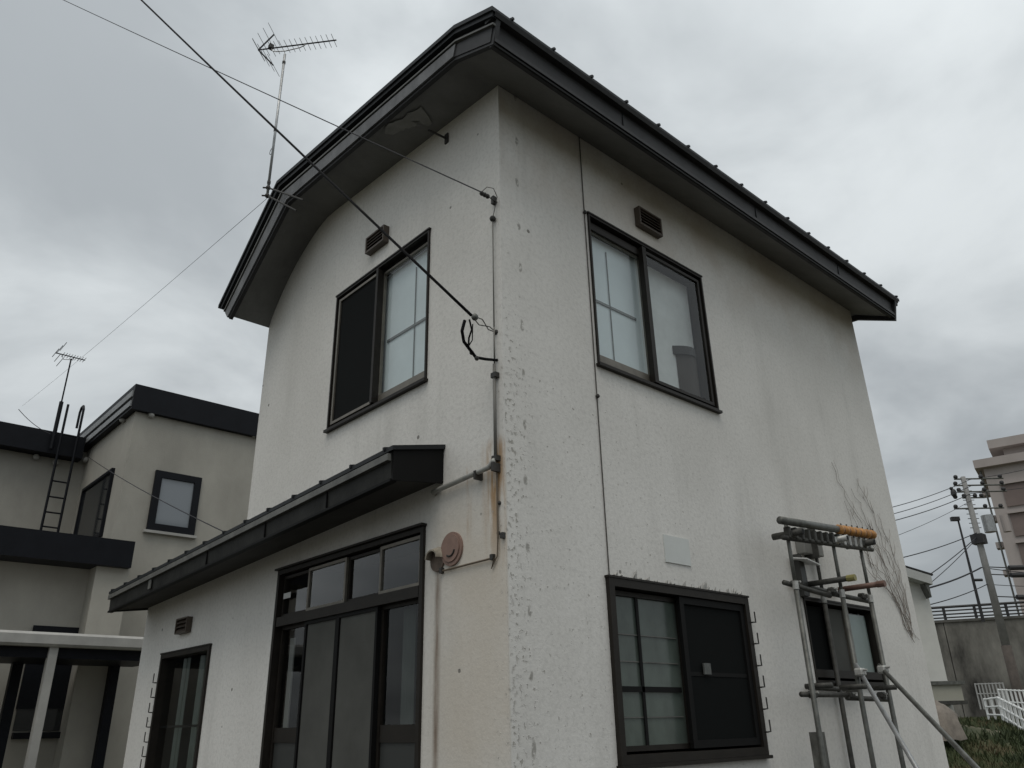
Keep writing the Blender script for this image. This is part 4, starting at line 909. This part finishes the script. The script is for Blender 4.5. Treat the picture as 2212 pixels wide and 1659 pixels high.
k = MB(); a, b = PD(1998, 1255, WD-.25), PD(2013, 1290, WD-.25); k.hexa([(a.x,a.y,a.z-.1),(b.x,b.y,b.z),(b.x+n.x*.1,b.y+n.y*.1,b.z),(a.x+n.x*.1,a.y+n.y*.1,a.z-.1),(a.x,a.y,a.z),(b.x,b.y,a.z-.06),(b.x+n.x*.1,b.y+n.y*.1,a.z-.06),(a.x+n.x*.1,a.y+n.y*.1,a.z)]); k.build('eave_return', M['scaffold'], WH)
k = MB(); vbox(k, (1995,1424), (2003,1460), WD-.12, .1); wq_ = k.build('window', M['white'], WH); k = MB(); vbox(k, (1997,1428), (2001,1455), WD-.15, .04); k.build('pane', M['dark'], wq_)
# low block plinth
k = MB(); vbox(k, (2002,1477), (2084,1517), WD-.6, .9); lw = k.build('low_wall', mat('beige_block', (.33,.325,.275), .85, var=.08)); tag(lw, 'low beige plinth with dark coping at the foot of the plain white house', 'wall')
k = MB(); vbox(k, (2000,1472), (2086,1478), WD-.65, 1.0); k.build('coping', M['scaffold'], lw)
k = MB(); vbox(k, (1997,1515), (2092,1521), WD-.68, 1.0); k.build('base_course', M['scaffold_dark'], lw)
DM = PD(2024, 1556, 16.4); dmd = MB(); rd = random.Random(2)
ringn, rings_ = 18, 6; dmd.v.append((DM.x, DM.y, DM.z+.30))
for i in range(1, rings_+1):
    for j in range(ringn):
        t = 2*math.pi*j/ringn; rr_ = .42*i/rings_*(1+.12*rd.uniform(-1,1)); dmd.v.append((DM.x+rr_*math.cos(t), DM.y+rr_*math.sin(t), DM.z+.34*math.cos(math.pi/2*min(1,i/rings_))**.8-.34*(i == rings_)+.03*rd.uniform(-1,1)))
for j in range(ringn): dmd.f.append((0, 1+j, 1+(j+1) % ringn))
for i in range(rings_-1):
    for j in range(ringn): a_ = 1+i*ringn; dmd.f.append((a_+j, a_+ringn+j, a_+ringn+(j+1) % ringn, a_+(j+1) % ringn))
struct(dmd.build('dirt_mound', mat('pale_dirt', (.20,.175,.15), .95, var=.3, vscale=5, bump=.6, bscale=14), smooth=True))
# retaining wall with railing
RA, RB = PD(1700, 1360, 49), PD(2420, 1326, 43); ztw = (PD(2016,1347,46.4).z+PD(2212,1336,44.7).z)/2
RW = thing('retaining_wall', (RA.x, RA.y, 0), 'tall stained concrete retaining wall behind the grass bank', 'wall')
M['conc'] = mat('stained_concrete', (0.15, 0.145, 0.13), 0.9, var=.85, vscale=.6, bump=.3, bscale=6, streak=.75)
RA.z = RB.z = 0; dv = (RB-RA); Lw = dv.length; dv.normalize(); nv = Vector((-dv.y, dv.x, 0)); nv = nv if nv.dot(HF) > 0 else -nv
npan = 6
for i in range(npan):
    a, b = RA+dv*(Lw*i/npan+.02), RA+dv*(Lw*(i+1)/npan-.02); k = MB(); k.hexa([a, b, b+nv*1.2, a+nv*1.2]+[v+Vector((0,0,ztw)) for v in (a, b, b+nv*1.2, a+nv*1.2)]); k.build('wall_panel', M['conc'], RW)
k = MB(); k.hexa([v+Vector((0,0,ztw)) for v in (RA-nv*.08, RB-nv*.08, RB+nv*1.2, RA+nv*1.2)]+[v+Vector((0,0,ztw+.14)) for v in (RA-nv*.08, RB-nv*.08, RB+nv*1.2, RA+nv*1.2)]); k.build('coping', mat('dark_coping', (.10,.098,.09), .9, var=.3), RW)
RL = thing('railing', (RA.x, RA.y, ztw), 'dark metal guard railing along the top of the concrete retaining wall', 'railing')
hr = PD(2100,1311,45.6).z-PD(2100,1340,45.6).z; M['rail'] = mat('dark_rail', (.022,.022,.024), .6)
for h, r_ in ((1.0, .075), (.72, .045), (.45, .045), (.2, .045)):
    k = MB(); k.tube([RA+nv*.3+Vector((0,0,ztw+.14+hr*h)), RB+nv*.3+Vector((0,0,ztw+.14+hr*h))], r_, 6); k.build('rail', M['rail'], RL)
s = .8
while s < Lw:
    p = RA+dv*s+nv*.3; k = MB(); k.box((p.x-.06, p.y-.06, ztw+.1), (p.x+.06, p.y+.06, ztw+.14+hr*1.04)); k.build('post', M['rail'], RL); s += 1.55
# apartment block
AD = 60.
AB = thing('apartment_building', PD(2200, 1340, AD), 'pinkish-brown apartment block with pale banded storeys and flat cornices', 'building')
M['pink'] = mat('pale_pink_wall', (.36,.325,.31), .85, var=.08, vscale=.6, streak=.5); M['brick'] = mat('brown_spandrel', (.17,.135,.125), .85, var=.1, vscale=.8)
cz0 = PD(2126, 1011, AD).z
cA = (PD(2142,1050,AD)+PD(2190,1290,AD))/2; cA.z = 0
fdir = (HR*.82 - HF*.57).normalized(); ldir = (HF*.82+HR*.57).normalized()
def ab(o, w_, d_, z0, z1, name, m, par=AB, b=0):
    k = MB(); q = [o, o+fdir*w_, o+fdir*w_+ldir*d_, o+ldir*d_]; k.hexa([(v.x,v.y,z0) for v in q]+[(v.x,v.y,z1) for v in q]); return k.build(name, m, par)
zr_ = PD(2125,1003,AD).z; Wd = 20
ab(cA, Wd, 14, 0, zr_-.3, 'wall', M['pink'])
ab(cA-fdir*.55-ldir*.5, Wd+1, 15.5, zr_-.35, zr_+.30, 'cornice', M['pink'])
ys = [(1045,1092),(1108,1156),(1172,1222),(1238,1286),(1300,1345)]
pxs = [2165, 2180, 2195, 2205, 2212]
for (ya_, yb_), px in zip(ys, pxs):
    z1_, z0_ = PD(px, ya_, AD-1).z, PD(px, yb_, AD-1).z; sp_ = ab(cA+fdir*.9-ldir*.12, Wd-1.5, .12, z0_, z1_, 'storey_panel', M['brick'])
    ab(cA+fdir*.8-ldir*.3, Wd-1.4, .3, z1_+.02, z1_+.16, 'band_ledge', M['pink'], sp_)
ab(cA+fdir*1.6+ldir*1.4, Wd, 8, zr_+.3, PD(2150,966,AD).z, 'penthouse', M['pink'])
ab(cA+fdir*.7+ldir*.6, Wd, 10, PD(2140,966,AD).z-.1, PD(2140,957,AD).z+.25, 'penthouse_cornice', M['pink'])
for py in (1055, 1112, 1170, 1230): z_ = PD(2150, py, AD).z; ab(cA-fdir*.55+ldir*.6, .5, 1.0, z_-.35, z_+.1, 'balcony_end', M['pink'])
k = MB(); q = cA-fdir*.25+ldir*.5; k.tube([(q.x,q.y,0),(q.x,q.y,zr_-.4)], .07, 6); k.build('downpipe', M['scaffold'], AB)
# utility pole
UD = 42.
pt, pbt = PD(2093, 1030, UD), PD(2150, 1345, UD); pm = (PD(2101,1080,UD)+PD(2140,1300,UD))/2
UP = thing('utility_pole', (pm.x, pm.y, 0), 'grey concrete utility pole with crossarms and transformer before the apartment block', 'utility pole')
k = MB(); k.tube([(pm.x,pm.y,ztw*.75), (pm.x,pm.y,pt.z)], [.21,.13], 10); k.build('pole', mat('pole_concrete', (.24,.24,.235), .8, var=.15), UP, smooth=True)
k = MB(); k.tube([(pm.x,pm.y,0), (pm.x,pm.y,ztw*.75)], .24, 10); k.build('pole_wrap', mat('brown_wrap', (.07,.058,.05), .8, var=.3), UP, smooth=True)
def uz(py): return PD(2110, py, UD).z
cvr = fdir
for py, L0, L1 in ((1034, -.5, 2.2), (1048, -.6, 2.2), (1062, -.5, 2.2), (1098, -.9, 1.8), (1075,-.3,.9)):
    k = MB(); a = Vector((pm.x,pm.y,uz(py))); k.tube([a+HR*L0, a+HR*L1], .045, 6); ca = k.build('crossarm', M['scaffold'], UP)
    for s in (L0+.1, L1*.45, L1-.15): k = MB(); k.ball(a+HR*s+Vector((0,0,.12)), .12, 8, 5); k.build('insulator', M['rail'], ca)
for i, py in enumerate((1143, 1150)):
    k = MB(); a = Vector((pm.x,pm.y,uz(1150)))+HR*(.75+.9*i); k.tube([a, a+Vector((0,0,.9))], .30 if i == 0 else .2, 12); k.build('transformer', M['pink'] if i else M['steel'], UP)
k = MB(); a = Vector((pm.x,pm.y,uz(1165))); k.box(a-Vector((.3,.3,.25)), a+Vector((.3,.3,.25))); k.build('pole_band', M['rail'], UP)
for i in range(9): k = MB(); a = Vector((pm.x,pm.y,uz(1060+i*10))); k.tube([a-HR*.3, a+HR*.3], .02, 4); k.build('step_bolt', M['rail'], UP)
for py, L1 in ((1228, 2.2), (1244,2.3), (1292,2.4)): k = MB(); a = Vector((pm.x,pm.y,uz(py)))+HR*1.2; k.tube([a, a+HR*1.0], .13, 8); k.build('cable_closure', M['rail'], UP); k = MB(); k.tube([Vector((pm.x,pm.y,uz(py-3))), a], .03, 5); k.build('stay', M['rail'], UP)
# lines strung from the pole
wires = [((2095,1036),(1925,1085),.03),((2097,1050),(1925,1100),.03),((2098,1066),(1925,1115),.035),((2100,1080),(1925,1150),.02),((2112,1150),(1940,1195),.04),((2112,1158),(1975,1250),.04),((2112,1160),(1990,1262),.03),((2120,1226),(1990,1262),.07),((2133,1262),(1990,1298),.04),((2095,1036),(2300,985),.03),((2098,1066),(2300,1030),.03),((2122,1226),(2300,1232),.04),((2133,1262),(2300,1255),.03)]
for i, (p, q, r_) in enumerate(wires):
    a, b = PD(*p, UD), PD(*q, UD-6 if q[0] < 2100 else UD+8); b = a+(b-a)*1.6; k = MB(); k.tube(sag(a, b, .25, 14), r_*.6, 5); o = k.build('power_line', M['thincable'])
    if i < 4: tag(o, 'thin high line from the utility pole crossarms passing behind the stucco house', 'wire', 'high lines from the utility pole')
    elif i < 9: tag(o, 'low cable from the middle of the utility pole sloping behind the white house', 'wire', 'low cables from the utility pole')
    else: tag(o, 'line running from the utility pole across the front of the apartment block', 'wire', 'lines passing the apartment block')
k = MB(); p = PD(2060,1065,UD); k.ball(p, .16, 8, 6, (1, 1, 1.5)).ball(p+Vector((.1,0,-.2)), .12, 8, 6).ball(p+Vector((-.05,.05,.25)), .1, 8, 6); o = k.build('cable_splice', M['rail']); tag(o, 'dark lumpy splice box hanging on the lines beside the utility pole', 'splice box')
# slim lamp post
LDp = 44.; lp0 = (PD(2080,1170,LDp)+PD(2120,1320,LDp))/2
LP = thing('lamp_post', (lp0.x, lp0.y, ztw), 'slim dark lamp post rising behind the railing of the concrete wall', 'lamp post')
k = MB(); zt_ = PD(2072,1122,LDp).z; k.tube([(lp0.x,lp0.y,ztw-.2),(lp0.x,lp0.y,zt_)], [.09,.05], 8); k.build('post', M['rail'], LP)
k = MB(); a = Vector((lp0.x,lp0.y,zt_)); k.hexa([a+HR*x+Vector((0,0,z))+HF*y for z in (-.08,.14) for x, y in ((-.38,-.12),(.06,-.12),(.06,.12),(-.38,.12))]); k.build('lamp_head', M['rail'], LP)
k = MB(); a = Vector((lp0.x,lp0.y,PD(2106,1253,LDp).z)); k.tube([a, a+HR*.5], .08, 6); k.build('side_box', M['rail'], LP)
# white pipe fences
def fence(pa, pb, da, db, ha, hb, nposts, label, rails=3, m=M['white'], r_=.03):
    a, b = PD(*pa, da), PD(*pb, db); F = thing('pipe_fence', (a.x, a.y, a.z-ha), label, 'fence')
    for i in range(rails):
        f = 1-i/(rails)*.9; k = MB(); k.tube([a-Vector((0,0,ha*(1-f))), b-Vector((0,0,hb*(1-f)))], r_, 6); k.build('rail', m, F)
    for i in range(nposts):
        t = i/(nposts-1); p = a+(b-a)*t; h = ha+(hb-ha)*t; k = MB(); k.tube([p+Vector((0,0,.04)), p-Vector((0,0,h+.15))], r_*1.25, 6); k.build('post', m, F)
fence((2155,1507), (2290,1572), 28, 17, .88, .95, 12, 'white pipe fence with three rails running down the grass bank')
fence((2126,1511), (2155,1507), 29.5, 28.05, .80, .88, 3, 'short white fence return joining the three-rail fence corner')
fence((2156,1490), (2300,1496), 33, 30, .95, .95, 16, 'white picket fence standing beyond the three-rail pipe fence', 2)
fence((2106,1478), (2166,1476), 40, 39, .95, .95, 9, 'pale grey fence standing at the foot of the concrete wall', 2, mat('pale_grey_paint', (.33,.335,.33), .6), .028)

# grass on the bank
rg = random.Random(5); gm = MB()
for i in range(16000):
    d = 8.8+rg.random()**1.3*24; px = 1990+rg.random()*270
    p = PD(px, 1545, d); x, y = p.x, p.y; z = gh(x, y)
    if x < 5.6 and y > -.1: continue
    if (x-MND.x)**2+(y-MND.y)**2 < 1.3 and rg.random() < .9: continue
    h = (.05+.10*rg.random())*(1+.02*d); wd = .006+.0012*d; a = rg.random()*6.28; le = Vector((math.cos(a), math.sin(a), 0)); sd_ = HR*wd
    b0 = Vector((x, y, z-.01)); gm.quad(b0-sd_, b0+sd_, b0+le*h*.5+Vector((0,0,h)))
def grass_mat():
    m = mat('grass_blades', (0.07, 0.095, 0.03), .8); t = m.node_tree; b = t.nodes['Principled BSDF']; gg = t.nodes.new('ShaderNodeNewGeometry')
    n = t.nodes.new('ShaderNodeTexNoise'); n.inputs['Scale'].default_value = .8; n.inputs['Detail'].default_value = 5; t.links.new(gg.outputs['Position'], n.inputs['Vector'])
    rr = t.nodes.new('ShaderNodeValToRGB'); t.links.new(n.outputs[0], rr.inputs[0]); el = rr.color_ramp.elements
    el[0].position = .38; el[0].color = (.022, .034, .010, 1); el[1].position = .66; el[1].color = (.10, .075, .038, 1); e2_ = el.new(.53); e2_.color = (.042, .056, .017, 1)
    t.links.new(rr.outputs[0], b.inputs['Base Color']); return m
o = gm.build('grass', grass_mat()); o['kind'] = 'stuff'; o['label'] = 'short green grass on the bank beside the house'
